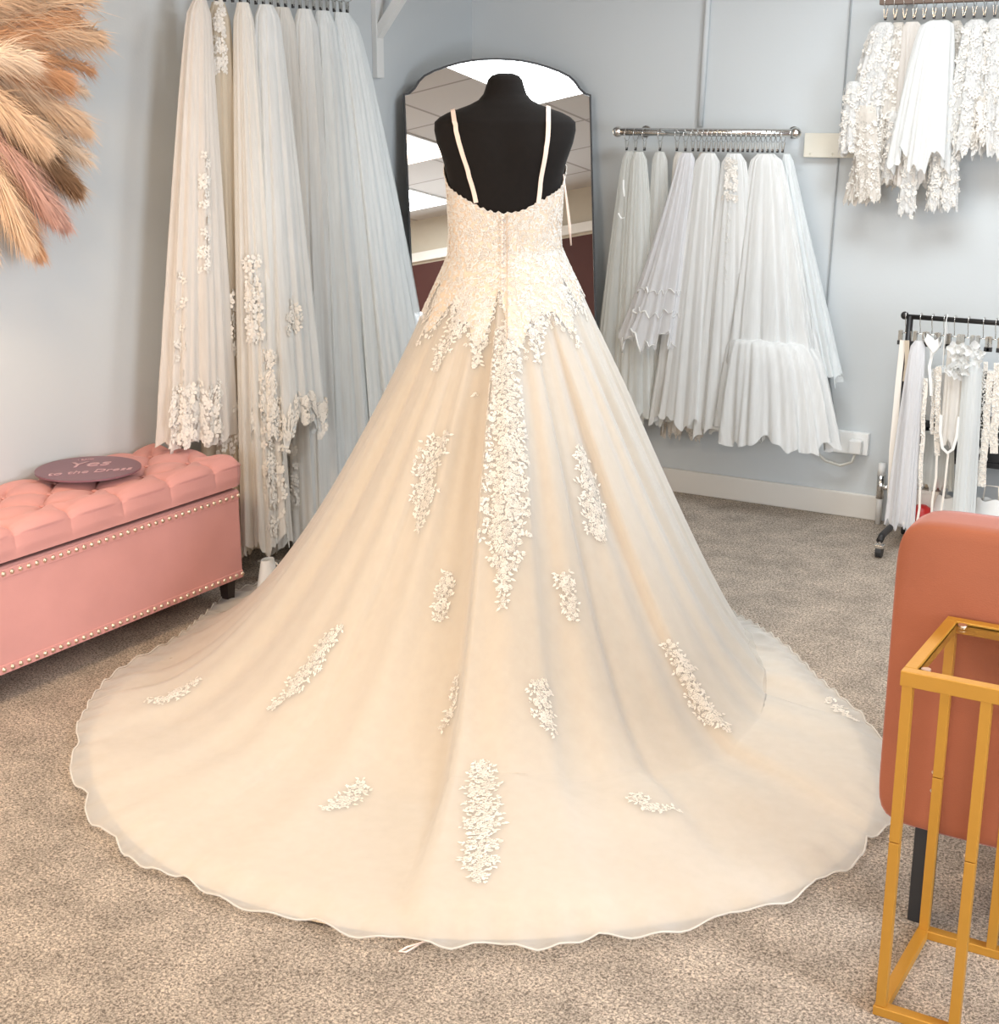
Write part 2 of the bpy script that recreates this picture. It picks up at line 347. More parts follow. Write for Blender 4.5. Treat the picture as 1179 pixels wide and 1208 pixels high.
def window(name, x0, x1, y0, y1, z0, z1):
    f = MB(); b = .05
    if x1 - x0 > y1 - y0:
        for (a, c) in ((x0, x0 + b), (x1 - b, x1), ((x0 + x1) / 2 - b / 2, (x0 + x1) / 2 + b / 2)): f.box(a, c, y0, y1, z0, z1)
        f.box(x0, x1, y0, y1, z0, z0 + b); f.box(x0, x1, y0, y1, z1 - b, z1)
    else:
        for (a, c) in ((y0, y0 + b), (y1 - b, y1), ((y0 + y1) / 2 - b / 2, (y0 + y1) / 2 + b / 2)): f.box(x0, x1, a, c, z0, z1)
        f.box(x0, x1, y0, y1, z0, z0 + b); f.box(x0, x1, y0, y1, z1 - b, z1)
    o = struct(name, f, M['white_paint'])
    return o
window('window_1', 1.4, 4.4, RY - .08, RY - .02, .5, 2.2)
window('window_2', RX + .02, RX + .08, -4.0, -2.7, .35, 1.55)
struct('baseboard_back', MB().box(.0, 1.812, -.018, 0, 0, .095, .004).box(1.85, RX, -.018, 0, 0, .095, .004), M['skirting'])
struct('baseboard_left', MB().box(0, .018, RY, -.018, 0, .095, .004), M['skirting'])

# ------------------------------------------------------------------ the ceiling lights
for i, (px, py, sx, sy, pw, col, em) in enumerate(PANELS):
    t = empty('ceiling_light', (px, py, CEIL), ['cool white square ceiling panel light over the mirror corner', 'cool white square ceiling panel light over the train of the gown',
        'warm square ceiling panel light above the pink bench', 'cool white square ceiling panel light above the gold table', 'warm square ceiling panel light at the left of the shop front', 'warm square ceiling panel light by the shop window'][i], 'ceiling light', 'square panel lights in the ceiling')
    f = MB(); b = .015
    for (a, c, d, e) in ((-sx/2 - b, -sx/2, -sy/2 - b, sy/2 + b), (sx/2, sx/2 + b, -sy/2 - b, sy/2 + b), (-sx/2, sx/2, -sy/2 - b, -sy/2), (-sx/2, sx/2, sy/2, sy/2 + b)):
        f.box(px + a, px + c, py + d, py + e, CEIL - .012, CEIL - .001)
    f.build('frame', M['white_paint'], t)
    MB().box(px - sx/2, px + sx/2, py - sy/2, py + sy/2, CEIL - .008, CEIL - .001).build('diffuser', emis('panel_glow_%d' % i, col, em), t)

# ------------------------------------------------------------------ wall fittings
tag(MB().tube([(1.045, -.012, CEIL), (1.043, -.012, 1.9), (1.03, -.012, 1.445)], .011, 10).build('conduit_pipe', M['wall'], smooth=True), 'painted conduit pipe running down the wall behind the chrome rail', 'pipe')
cable = MB().tube([(1.590, -.006, CEIL), (1.584, -.006, 1.88), (1.572, -.006, 1.2), (1.566, -.006, .72), (1.60, -.007, .5), (1.63, -.008, .33)], .0035, 6)
tag(cable.build('wall_cable', mat('cable_grey', (.33, .35, .36), .6), smooth=True), 'thin grey cable running down the wall beside the lace jackets', 'cable')
blk = MB().box(1.45, 1.99, -.032, -.001, 1.338, 1.424, .003)
blk.sphere((1.475, -.033, 1.352), .004, 8).sphere((1.56, -.033, 1.352), .004, 8)
tag(blk.build('wooden_batten', M['pale_wood']), 'pale wooden batten screwed to the wall behind the lace jackets', 'batten')
# double socket with plug and cable loop
so = empty('wall_socket', (1.69, 0, .255), 'white double wall socket below the net petticoats with a cable looping from its plug', 'socket')
MB().box(1.615, 1.765, -.028, -.001, .25, .335, .004).build('back_box', M['white_plastic'], so)
MB().box(1.70, 1.748, -.062, -.028, .258, .312, .006).build('plug', M['white_plastic'], so)
MB().box(1.625, 1.66, -.032, -.028, .312, .324, .001).build('switch', M['white_plastic'], so)
MB().tube([(1.725, -.05, .26), (1.715, -.05, .225), (1.67, -.045, .205), (1.61, -.04, .215), (1.56, -.035, .25), (1.535, -.03, .33), (1.53, -.02, .45)], .0055, 8).build('cord', mat('cord_beige', (.62, .60, .54), .5), so, smooth=True)
# radiator valve pipe
rp = empty('radiator_pipe', (1.83, -.05, 0), 'white radiator pipe with chrome valve at the end of the skirting board', 'pipe')
MB().tube([(1.83, -.05, 0), (1.83, -.05, .16)], .011, 10).build('pipe', M['white_paint'], rp, smooth=True)
v = MB().tube([(1.83, -.05, .10), (1.83, -.05, .19)], .015, 10); v.tube([(1.83, -.05, .145), (1.87, -.05, .145)], .011, 10)
v.build('valve', M['chrome'], rp, smooth=True)
MB().tube([(1.83, -.05, .19), (1.83, -.05, .235)], [.015, .013], 12).build('valve_cap', M['white_plastic'], rp, smooth=True)
# shelf bracket on the left wall
br = empty('shelf_bracket', (0, -.66, 1.62), 'white wooden shelf bracket on the wall above the long veils', 'bracket')
MB().box(.0, .022, -.70, -.655, 1.62, 2.08, .002).build('wall_plate', M['white_paint'], br)
MB().box(.022, .30, -.70, -.655, 2.04, 2.08, .002).build('arm', M['white_paint'], br)
s_ = MB(); s_.add([(.022, -.695, 1.76), (.022, -.66, 1.76), (.022, -.66, 1.81), (.022, -.695, 1.81), (.26, -.695, 2.04), (.26, -.66, 2.04), (.22, -.66, 2.04), (.22, -.695, 2.04)],
    [(0, 1, 2, 3), (4, 5, 6, 7), (0, 1, 5, 4), (3, 2, 6, 7), (0, 3, 7, 4), (1, 2, 6, 5)])
s_.build('brace', M['white_paint'], br)

# ------------------------------------------------------------------ arched mirror leaning in the corner
TAU = math.radians(MIR_TILT); q2 = math.sqrt(.5)
mo = Vector((0.31 + .155 * 1, -.31 - .155, 0))
mu = Vector((q2, q2, 0)); mn = Vector((q2 * math.cos(TAU), -q2 * math.cos(TAU), math.sin(TAU))); mh = mn.cross(mu) * -1
if mh.z < 0: mh = -mh
HM = 1.695 / math.cos(TAU); WM = .372
half = [(-WM, 0.0), (-WM, HM - .135), (-.352, HM - .129), (-.33, HM - .110), (-.312, HM - .084), (-.290, HM - .064), (-.25, HM - .045), (-.2, HM - .028), (-.15, HM - .015), (-.1, HM - .006), (-.05, HM - .0015), (0, HM)]
outl = half + [(-a, b) for a, b in reversed(half[:-1])]
def mp(a, b, d): return mo + mu * a + mh * b + mn * d
mir = empty('floor_mirror', mo, 'tall arched mirror with thin black frame leaning in the corner behind the gown', 'mirror')
n = len(outl)
inn = [(a * .984, .007 + b * ((HM - .014) / HM)) for a, b in outl]
f = MB(); vs = [mp(a, b, .016) for a, b in outl] + [mp(a, b, .016) for a, b in inn] + [mp(a, b, 0) for a, b in outl] + [mp(a, b, .012) for a, b in inn]
fs = []
for i in range(n):
    j = (i + 1) % n
    fs += [(i, j, n + j, n + i), (i, 2 * n + i, 2 * n + j, j), (n + i, n + j, 3 * n + j, 3 * n + i)]
fs.append(tuple(2 * n + i for i in range(n)))
f.add(vs, fs).build('frame', M['black_metal'], mir)
MB().add([mp(a, b, .0125) for a, b in inn], [tuple(range(n))]).build('mirror_glass', mat('mirror_silver', (.86, .84, .81), .0, 1), mir)

# ------------------------------------------------------------------ dress form
BUST = [(.95, .17, .13), (1.05, .152, .115), (1.133, .146, .108), (1.20, .150, .112), (1.28, .154, .116), (1.32, .157, .118), (1.367, .168, .116), (1.417, .186, .108), (1.45, .193, .10), (1.472, .192, .095), (1.485, .178, .088), (1.497, .155, .082), (1.507, .125, .077), (1.518, .095, .072), (1.53, .072, .065), (1.545, .059, .058), (1.565, .052, .053), (1.583, .047, .048), (1.593, .038, .038), (1.599, .022, .022), (1.600, .001, .001)]
FX = 0.0
def loc2w(u, d, z, ox=-.004):    # u to the right, d towards the train
    return Vector((MX + SX * (u + ox) + BX * d, MY + SY * (u + ox) + BY * d, z))
df = empty('dress_form', (MX, MY, 0), 'black jersey dress form torso wearing the gown in front of the mirror', 'mannequin')
zs = []
for (a, b_) in zip(BUST, BUST[1:]):
    for k in range(4):
        zs.append(tuple(a[i] + (b_[i] - a[i]) * k / 4 for i in range(3)))
zs.append(BUST[-1])
def bust_pt(u, v):
    z, a, b_ = zs[min(len(zs) - 1, int(round(v * (len(zs) - 1))))]
    th = 2 * pi * u; e = .88
    cx = math.copysign(abs(math.cos(th)) ** e, math.cos(th)); sx = math.copysign(abs(math.sin(th)) ** e, math.sin(th))
    d = b_ * cx
    if cx < 0:    # chest
        d *= 1 + .35 * math.exp(-((z - 1.32) / .07) ** 2) * (1 - .25 * math.exp(-(sx / .35) ** 2))
    else:         # shoulder blades and spine hollow
        d *= 1 + .10 * math.exp(-((z - 1.40) / .06) ** 2) * (1 - math.exp(-(sx / .22) ** 2)) 
    # neck leans slightly forward
    d -= .02 * smoothstep(1.45, 1.6, z)
    return loc2w(a * sx, d, z)
bm_ = MB().grid(bust_pt, 64, len(zs) - 1, wrap=True)
bust = bm_.build('bust', M['black_cloth'], df, smooth=True)
bust_bvh = BVHTree.FromPolygons([Vector(p) for p in bm_.v], [list(q) for q in bm_.f])
MB().tube([(MX, MY, .03), (MX, MY, 1.0)], .016, 12).build('pole', M['black_metal'], df, smooth=True)
bs = MB()
for k in range(3):
    a = 2 * pi * k / 3 + .4; bs.tube([(MX, MY, .06), (MX + .14 * math.cos(a), MY + .14 * math.sin(a), .05), (MX + .24 * math.cos(a), MY + .24 * math.sin(a), .012)], .011, 8)
bs.build('tripod_base', M['black_metal'], df, smooth=True)

# ------------------------------------------------------------------ the wedding gown
gown = empty('wedding_gown', (MX, MY, 0), 'champagne and ivory lace wedding gown with a long train spread over the carpet', 'wedding dress')
ND, NS = 540, 170
def sv(t): return t ** .95
def skirt_mesh(layer, name, m, s1=1.0, hem=None):
    vs = []; fs = []
    for j in range(NS + 1):
        s = (j / NS) * s1
        for i in range(ND):
            deg = -180 + 360 * i / ND
            x, y, z = skirt(deg, s, layer)
            if hem and s > .9:
                k = (s - .9) / .1; ph = math.radians(deg)
                h = hem(deg) * k * k
                x += (BX * math.cos(ph) + SX * math.sin(ph)) * h; y += (BY * math.cos(ph) + SY * math.sin(ph)) * h
                z += .010 * k * (.5 + .5 * math.sin(deg * 1.9 + 2 * math.sin(deg * .21)))
            vs.append((x, y, z))
    for j in range(NS):
        for i in range(ND):
            a = j * ND + i; b = j * ND + (i + 1) % ND
            fs.append((a, b, b + ND, a + ND))
    return vs, fs
def hem_wave(deg):
    ph = deg + 2.2 * math.sin(math.radians(deg) * 5.3) + 1.5 * math.sin(math.radians(deg) * 12.1 + 1)
    w1 = abs(math.sin(math.radians(ph) * 22)) ** .8
    amp = .004 + .026 * (1 - smoothstep(42, 64, abs(deg)))
    return amp * (w1 - .6) + .010 * math.sin(math.radians(deg) * 9 + 1)
vs, fs = skirt_mesh(0, 'lining', None)
mesh_obj('satin_lining', vs, fs, M['champagne'], gown)
# a second, slightly shorter soft net layer
tv, tf = skirt_mesh(1, 'tulle', None, hem=hem_wave)
mesh_obj('tulle_overlay', tv, tf, M['dress_tulle'], gown)
vm = []
for j in range(NS + 1):
    for i in range(ND):
        a = Vector(vs[j * ND + i]); b = Vector(tv[j * ND + i])
        t = j / NS
        vm.append(tuple(a.lerp(b, .45) + Vector((0, 0, .0005 * t))))
mesh_obj('net_underlayer', vm, fs, M['dress_tulle2'], gown)
ring = [Vector(tv[NS * ND + i]) + Vector((0, 0, .003)) for i in range(ND)]
MB().tube(ring, .0020, 5, closed=True).build('hem_trim', M['hem'], gown, smooth=True)
tulle_bvh = BVHTree.FromPolygons([Vector(p) for p in tv], [list(q) for q in tf])
# bodice
ZT = [(0, 1.236), (12, 1.240), (22, 1.250), (35, 1.266), (50, 1.282), (70, 1.300), (85, 1.325), (95, 1.345), (115, 1.375), (140, 1.40), (160, 1.395), (180, 1.37)]
def bodice_pt(u, v, off=.005):
    deg = -180 + 360 * u; ph = math.radians(deg)
    zt = interp(ZT, abs(deg)) + .003 * math.sin(deg * .9) + .0025 * abs(math.sin(math.radians(deg) * 22))
    z = 1.118 + (zt - 1.118) * v
    lv = [(a, b_, c_) for a, b_, c_ in BUST]
    a = interp([(q[0], q[1]) for q in lv], z); b_ = interp([(q[0], q[2]) for q in lv], z)
    sx = math.copysign(abs(math.sin(ph)) ** .92, math.sin(ph)); cx = math.copysign(abs(math.cos(ph)) ** .92, math.cos(ph))
    o = off + .006 * smoothstep(1.19, 1.12, z)
    d = b_ * cx
    if cx < 0: d *= 1 + .36 * math.exp(-((z - 1.32) / .07) ** 2)
    return loc2w((a + o) * sx, d + o * cx, z)
bb = MB().grid(lambda u, v: bodice_pt(u, v), 200, 24, wrap=True)
mesh_obj('bodice', bb.v, bb.f, M['bodice'], gown)
bodice_bvh = BVHTree.FromPolygons([Vector(p) for p in bb.v], [list(q) for q in bb.f])

# lace appliques: petals, leaves and loops of corded thread lying on the net
rng = random.Random(5)
class Lace:
    def __init__(s, bvh=None, off=.0012): s.mb = MB(); s.bvh = bvh; s.off = off
    def put(s, base, T, B, pts, faces, lift):
        out = []
        for (a, b, h) in pts:
            p = base + T * a + B * b
            if s.bvh:
                q, nn, idx, dist = s.bvh.find_nearest(p)
                if q is None: q, nn = p, T.cross(B)
                c_ = Vector((MX, MY, q.z - .3))
                if nn.dot(q - c_) < 0: nn = -nn
            else: q = p; nn = T.cross(B)
            out.append(q + nn * (s.off + lift + h))
        s.mb.add(out, faces)
    def petal(s, base, T, B, ang, r0, L, W, lift=0.0, hole=0.0):
        n = 8; pts = []; ca, sa = math.cos(ang), math.sin(ang)
        for k in range(n):
            t = 2 * pi * k / n; x = r0 + L / 2 + L / 2 * math.cos(t); y = W / 2 * math.sin(t) * (1.0 + .25 * math.cos(t))
            pts.append((x * ca - y * sa, x * sa + y * ca, 0))
        if hole:
            for k in range(n):
                t = 2 * pi * k / n; x = r0 + L / 2 + L / 2 * hole * math.cos(t); y = W / 2 * hole * math.sin(t)
                pts.append((x * ca - y * sa, x * sa + y * ca, .0012))
            s.put(base, T, B, pts, [(k, (k + 1) % n, n + (k + 1) % n, n + k) for k in range(n)], lift)
        else:
            x = r0 + L * .5; pts.append((x * ca, x * sa, .0015))
            s.put(base, T, B, pts, [(k, (k + 1) % n, n) for k in range(n)], lift)
    def flower(s, base, T, B, r):
        k = rng.choice((5, 5, 6)); a0 = rng.random() * 6.28; hole = rng.choice((0, .45, .5))
        for i in range(k): s.petal(base, T, B, a0 + 2 * pi * i / k, r * .22, r * .8, r * .78, rng.random() * .001, hole)
        s.petal(base, T, B, 0, -r * .25, r * .5, r * .5, .0015)
    def leaf(s, base, T, B, ang, L, W):
        n = 5; ca, sa = math.cos(ang), math.sin(ang)
        prof = [(0, .0), (.25, .9), (.5, 1), (.75, .6), (1, 0)]
        pts = [(L * a * ca - W / 2 * b * sa, L * a * sa + W / 2 * b * ca, .0006) for a, b in prof] + [(L * a * ca + W / 2 * b * sa, L * a * sa - W / 2 * b * ca, .0006) for a, b in prof[1:-1]]
        s.put(base, T, B, pts, [(0, 1, 5), (1, 2, 6, 5), (2, 3, 7, 6), (3, 4, 7)], rng.random() * .0008)
def frame_at(bvh, p):
    q, nn, i, d = bvh.find_nearest(p)
    if nn.dot(q - Vector((MX, MY, q.z - .3))) < 0: nn = -nn
    up = Vector((-BX, -BY, 0)) if nn.z > .8 else Vector((0, 0, 1))
    B = (up - nn * up.dot(nn)).normalized(); T = B.cross(nn).normalized()
    return q, T, B
def applique(stroke, fl=.0068):
    """stroke: centre line (x, y, z, half width) of one applique"""
    la = Lace(tulle_bvh); placed = []
    seg = [Vector(s[:3]) for s in stroke]
    lens = [(b - a).length for a, b in zip(seg, seg[1:])]
    tot = sum(lens); area_ = sum((stroke[i][3] + stroke[i + 1][3]) * lens[i] for i in range(len(lens)))
    tries = int(area_ / (fl * fl) * 9) + 30
    for k in range(tries):
        u = rng.random() * tot; i = 0
        while u > lens[i] and i < len(lens) - 1: u -= lens[i]; i += 1
        t = min(1, u / lens[i]); c = seg[i].lerp(seg[i + 1], t); hw = stroke[i][3] + (stroke[i + 1][3] - stroke[i][3]) * t
        d = (seg[i + 1] - seg[i]).normalized()
        q, T, B = frame_at(tulle_bvh, c)
        side = T * 1.0 - d * T.dot(d); side = side.normalized() if side.length > .1 else T
        wob = sum(lens[:i]) + u; hw *= .66 + .34 * math.sin(150 * wob + 4 * stroke[0][0]) * math.cos(61 * wob + 1)
        o = rng.uniform(-1, 1) * hw
        p = c + side * o
        if any((p - z).length < fl * 1.12 for z in placed): continue
        placed.append(p)
        q, T, B = frame_at(tulle_bvh, p)
        e = abs(o) / max(hw, 1e-4)
        if e > .72 and rng.random() < .8:
            sd = 1 if o > 0 else -1
            a = math.atan2((side * sd).dot(B), (side * sd).dot(T)) + rng.uniform(-1.3, 1.3)
            la.leaf(q, T, B, a, fl * rng.uniform(1.4, 2.4), fl * .9); la.petal(q, T, B, rng.random() * 6, 0, fl * 1.2, fl * .8, .0004, .5)
        elif rng.random() < .62: la.flower(q, T, B, fl * rng.uniform(.75, 1.15))
        else:
            for j in range(3): la.petal(q, T, B, rng.random() * 6.28, 0, fl * 1.4, fl * .8, rng.random() * .001, rng.choice((0, .55)))
    la.mb.build('lace_applique', M['lace_thread'], gown)
for st in MOTIFS: applique(st)
# bodice lace, spreading down over the hips
la = Lace(bodice_bvh, .0015); ls = Lace(tulle_bvh, .0022); grid_ = {}
def far_enough(p, r):
    k = (int(p.x / r), int(p.y / r), int(p.z / r))
    for a in (-1, 0, 1):
        for b in (-1, 0, 1):
            for c in (-1, 0, 1):
                for z in grid_.get((k[0] + a, k[1] + b, k[2] + c), ()):
                    if (z - p).length < r: return False
    grid_.setdefault(k, []).append(p); return True
for k in range(9000):
    u = rng.random(); v = rng.random(); p = bodice_pt(u, v)
    if not far_enough(p, .0085): continue
    q, T, B = frame_at(bodice_bvh, p)
    if rng.random() < .5: la.flower(q, T, B, .0065)
    else:
        for j in range(3): la.petal(q, T, B, rng.random() * 6.28, 0, .010, .0055, rng.random() * .001, rng.choice((0, .5)))
for i in range(150):   # scalloped eyelash edge along the neckline
    p = bodice_pt(i / 150, 1.0); q, T, B = frame_at(bodice_bvh, p)
    la.petal(p, T, B, math.radians(90) + rng.uniform(-.4, .4), -.003, .009 + .003 * math.sin(i * 1.7), .0075, .0, .4)
la.mb.build('bodice_lace', M['lace_thread'], gown)
grid_ = {}
for k in range(9000):
    s = rng.random() ** 1.6 * .16; deg = rng.uniform(-180, 180)
    lim = .055 + .05 * abs(math.sin(math.radians(deg) * 5.5 + .6)) + .015 * math.sin(deg * .3)
    if s > lim: continue
    p = Vector(skirt(deg, s, 1))
    if not far_enough(p, .0095 + .03 * s): continue
    q, T, B = frame_at(tulle_bvh, p)
    if rng.random() < .5: ls.flower(q, T, B, .0075)
    else:
        for j in range(3): ls.petal(q, T, B, rng.random() * 6.28, 0, .012, .0065, rng.random() * .001, rng.choice((0, .5)))
ls.mb.build('hip_lace', M['lace_thread'], gown)
gb = MB()
def basque_pt(u, v):
    deg = -180 + 360 * u
    lim = (.055 + .05 * abs(math.sin(math.radians(deg) * 5.5 + .6)) + .015 * math.sin(deg * .3)) * .80
    x, y, z = skirt(deg, .001 + lim * v, 1)
    n_ = Vector((x - MX, y - MY, .12)).normalized() * .0012
    return (x + n_.x, y + n_.y, z + n_.z)
gb.grid(basque_pt, 320, 16, wrap=True); gb.build('basque', M['bodice'], gown, smooth=True)
# straps over the shoulders
def on_bust(u, d, z, off=.003):
    p = loc2w(u, d, z); q, nn, i, dd = bust_bvh.find_nearest(p)
    if nn.dot(q - Vector((MX, MY, q.z - .05))) < 0: nn = -nn
    return q + nn * off
for (u0, u1) in ((-.088, -.150), (.106, .124)):
    pts = [on_bust(u0 + (u1 - u0) * k / 14, .14 - .03 * (k / 14), 1.262 + .23 * k / 14) for k in range(15)]
    pts += [on_bust(u1, .05 - .10 * k / 5, 1.53) for k in range(0, 6)] + [on_bust(u1 * (1 - .3 * k / 6), -.16, 1.48 - .1 * k / 6) for k in range(7)]
    b_ = MB(); wd = .0062; nn_ = len(pts); vs_ = []
    for i, p in enumerate(pts):
        t = (pts[min(i + 1, nn_ - 1)] - pts[max(i - 1, 0)]).normalized(); q, nn, ii, dd = bust_bvh.find_nearest(p)
        if nn.dot(p - q) < 0: nn = -nn
        sd = t.cross(nn).normalized()
        vs_ += [p - sd * wd, p - sd * wd + nn * .002, p + sd * wd + nn * .002, p + sd * wd]
    fs_ = []
    for i in range(nn_ - 1):
        for k in range(4): fs_.append((4 * i + k, 4 * i + (k + 1) % 4, 4 * i + 4 + (k + 1) % 4, 4 * i + 4 + k))
    b_.add(vs_, fs_).build('shoulder_strap', M['strap'], gown, smooth=False)
# hanger loop dangling at the right side
MB().tube([loc2w(.160, .02, 1.335), loc2w(.166, .03, 1.28), loc2w(.175, .03, 1.21), loc2w(.183, .03, 1.145), loc2w(.180, .02, 1.20), loc2w(.170, .01, 1.27), loc2w(.160, .01, 1.33)], .0022, 6).build('hanger_loop', M['strap'], gown, smooth=True)
# zip and covered buttons down the centre back
def back_pt(z, u=0.0, off=.0):
    if z > 1.13:
        q, nn, i, d = bodice_bvh.find_nearest(loc2w(u, .13, z))
    else:
        q, nn, i, d = tulle_bvh.find_nearest(loc2w(u, .10 + (1.14 - z) * .9, z))
    return q + Vector((BX, BY, .2)) * (.006 + off)
MB().tube([back_pt(1.232 - .30 * k / 24, .006) for k in range(25)], .0010, 5).build('zip', mat('zip_tape', (.66, .48, .34), .6), gown, smooth=True)
bproto = None
for k in range(16):
    p = back_pt(1.222 - .0125 * k, -.008, .0035)
    if bproto is None:
        me = MB().sphere((0, 0, 0), .0044, 8); me_o = mesh_obj('button', me.v, me.f, M['strap']); me_o.parent = gown; bproto = me_o; o = me_o
    else:
        o = bproto.copy(); C.objects.link(o)
    o.location = p - Vector((MX, MY, 0))
# ribbon loop peeping out at the hem
hp = Vector((1.93, -3.30, .006))
MB().tube([hp + Vector((0, .04, 0)), hp + Vector((-.010, -.012, .0)), hp + Vector((-.022, -.02, 0)), hp + Vector((-.016, 0, .002)), hp + Vector((.01, .045, .002))], .002, 6).build('ribbon_loop', M['strap'], gown, smooth=True)

# ------------------------------------------------------------------ tufted storage bench
BX1, BY0, BY1 = .375, -3.17, -1.955
bench = empty('storage_bench', (.19, (BY0 + BY1) / 2, 0), 'pink velvet storage bench with a buttoned lid and rows of nailheads against the left wall', 'bench')
MB().box(.012, BX1 - .008, BY0 + .008, BY1 - .008, .085, .372, .008).build('body', M['pink_velvet'], bench)
PA, PB = .19, .155      # tuft spacing along y and x
def lid_top(x, y):
    """height of the deep-buttoned lid"""
    p = (y - BY1 + .12) / PA; q = (x - .11) / PB
    a = abs(math.sin(pi * (p + q) / 1.0)); b = abs(math.sin(pi * (p - q) / 1.0))
    ex = min(x - .012, BX1 - x) ; ey = min(y - BY0, BY1 - y)
    edge = 1 - smoothstep(.035, .085, min(ex, ey))
    dia = (a * b) ** .33
    if ex < ey: st = abs(math.sin(pi * p)) ** .45 if q > .5 or q < -.2 else dia
    else: st = abs(math.sin(pi * q)) ** .45
    st = dia * (1 - edge) + st * edge
    return st
def lid_pt(u, v):
    # v: 0..1 wraps from the lower front edge, over the top, to the lower back edge
    y = BY0 + (BY1 - BY0) * u
    arc = v * (.085 + .363 + .085)
    R = .03
    if arc < .085 - R: x = BX1; z = .385 + arc; nx, nz = 1, 0
    elif arc < .085 + R: 
        t = (arc - (.085 - R)) / (2 * R) * pi / 2; x = BX1 - R + R * math.cos(t); z = .385 + .085 - R + R * math.sin(t); nx, nz = math.cos(t), math.sin(t)
    elif arc < .085 + .363 - R: x = BX1 - (arc - .085); z = .47; nx, nz = 0, 1
    elif arc < .085 + .363 + R:
        t = (arc - (.085 + .363 - R)) / (2 * R) * pi / 2; x = .012 + R - R * math.sin(t); z = .385 + .085 - R + R * math.cos(t); nx, nz = -math.sin(t), math.cos(t)
    else: x = .012; z = .47 - (arc - .085 - .363); nx, nz = -1, 0
    ed = min(y - BY0, BY1 - y)
    rr = smoothstep(0, .03, ed)
    st = lid_top(x, y)
    if nx > .5 or nx < -.5: st = abs(math.sin(pi * (y - BY1 + .12) / PA)) ** .4; 
    k = (.012 if nz > .3 else .006 * smoothstep(.385, .42, z))
    if z <= .386: k = 0
    h = -.026 * (1 - st) * (1 if nz > .3 else .45 * smoothstep(.385, .44, z)) + k
    x2 = x + nx * h; z2 = z + nz * h
    z2 -= (1 - rr) * .022 * max(0, nz)
    if ed < .03: x2 = x2 + (-.012 if nx > 0 else .006) * (1 - rr) * abs(nx)
    return (min(max(x2, .004), BX1 + .012), y, z2)
lid = MB().grid(lid_pt, 420, 150)
nu = 421
lid.f.append(tuple(j * nu for j in range(151))); lid.f.append(tuple(j * nu + 420 for j in reversed(range(151))))
# the end face towards the veils, puffed slightly
def end_pt(u, v):
    a = lid.v[int(round(u * 150)) * nu + 420]
    z0 = .375; t = v
    return (a[0] * (1 - t) + .19 * t, BY1 + .010 * math.sin(pi * t * .5) * (1 if t > 0 else 0), a[2] * (1 - t) + .42 * t)
lid.grid(end_pt, 150, 6)
lid.f.append((0 * nu + 420, 150 * nu + 420, 150 * nu, 0))
lid.build('buttoned_lid', M['pink_velvet'], bench, smooth=True)
bt = None
def put_copy(proto, loc, parent):
    o = proto.copy(); C.objects.link(o); o.parent = parent; o.location = Vector(loc) - wloc(parent); return o
q_ = 0
for i in range(-14, 14):
    for j in range(-1, 4):
        # buttons where both diagonal creases cross
        for (p, q) in ((i, j), (i + .5, j + .5)):
            y = BY1 - .12 + p * PA; x = .11 + q * PB
            if BY0 + .06 < y < BY1 - .06 and .07 < x < BX1 - .05:
                if bt is None:
                    s = MB().sphere((0, 0, 0), .009, 10, .5); bt = mesh_obj('button', s.v, s.f, M['pink_velvet']); bt.parent = bench; bt.location = Vector((x, y, .464)) - wloc(bench)
                else: put_copy(bt, (x, y, .464), bench)
nl = None; cnt = 0
k = 0
while k < 44:
    y = BY1 - .016 - k * .0275
    if y < BY0 + .01: break
    for z in (.353, .098):
        if nl is None:
            s = MB().sphere((0, 0, 0), .0075, 10); nl = mesh_obj('nailhead', s.v, s.f, M['brass']); nl.parent = bench; nl.location = Vector((BX1 - .007, y, z)) - wloc(bench)
        else: put_copy(nl, (BX1 - .007, y, z), bench)
    k += 1
MB().box(BX1 - .010, BX1 - .0055, BY0 + .012, BY1 - .012, .340, .366, .0015).box(BX1 - .010, BX1 - .0055, BY0 + .012, BY1 - .012, .086, .110, .0015).build('trim_strip', M['pink_velvet'], bench)
for (x, y) in ((.33, BY1 - .045), (.06, BY1 - .045), (.33, BY0 + .045), (.06, BY0 + .045)):
    MB().tube([(x, y, .09), (x, y, .0)], [.027, .019], 4).build('foot', M['dark_wood'], bench)

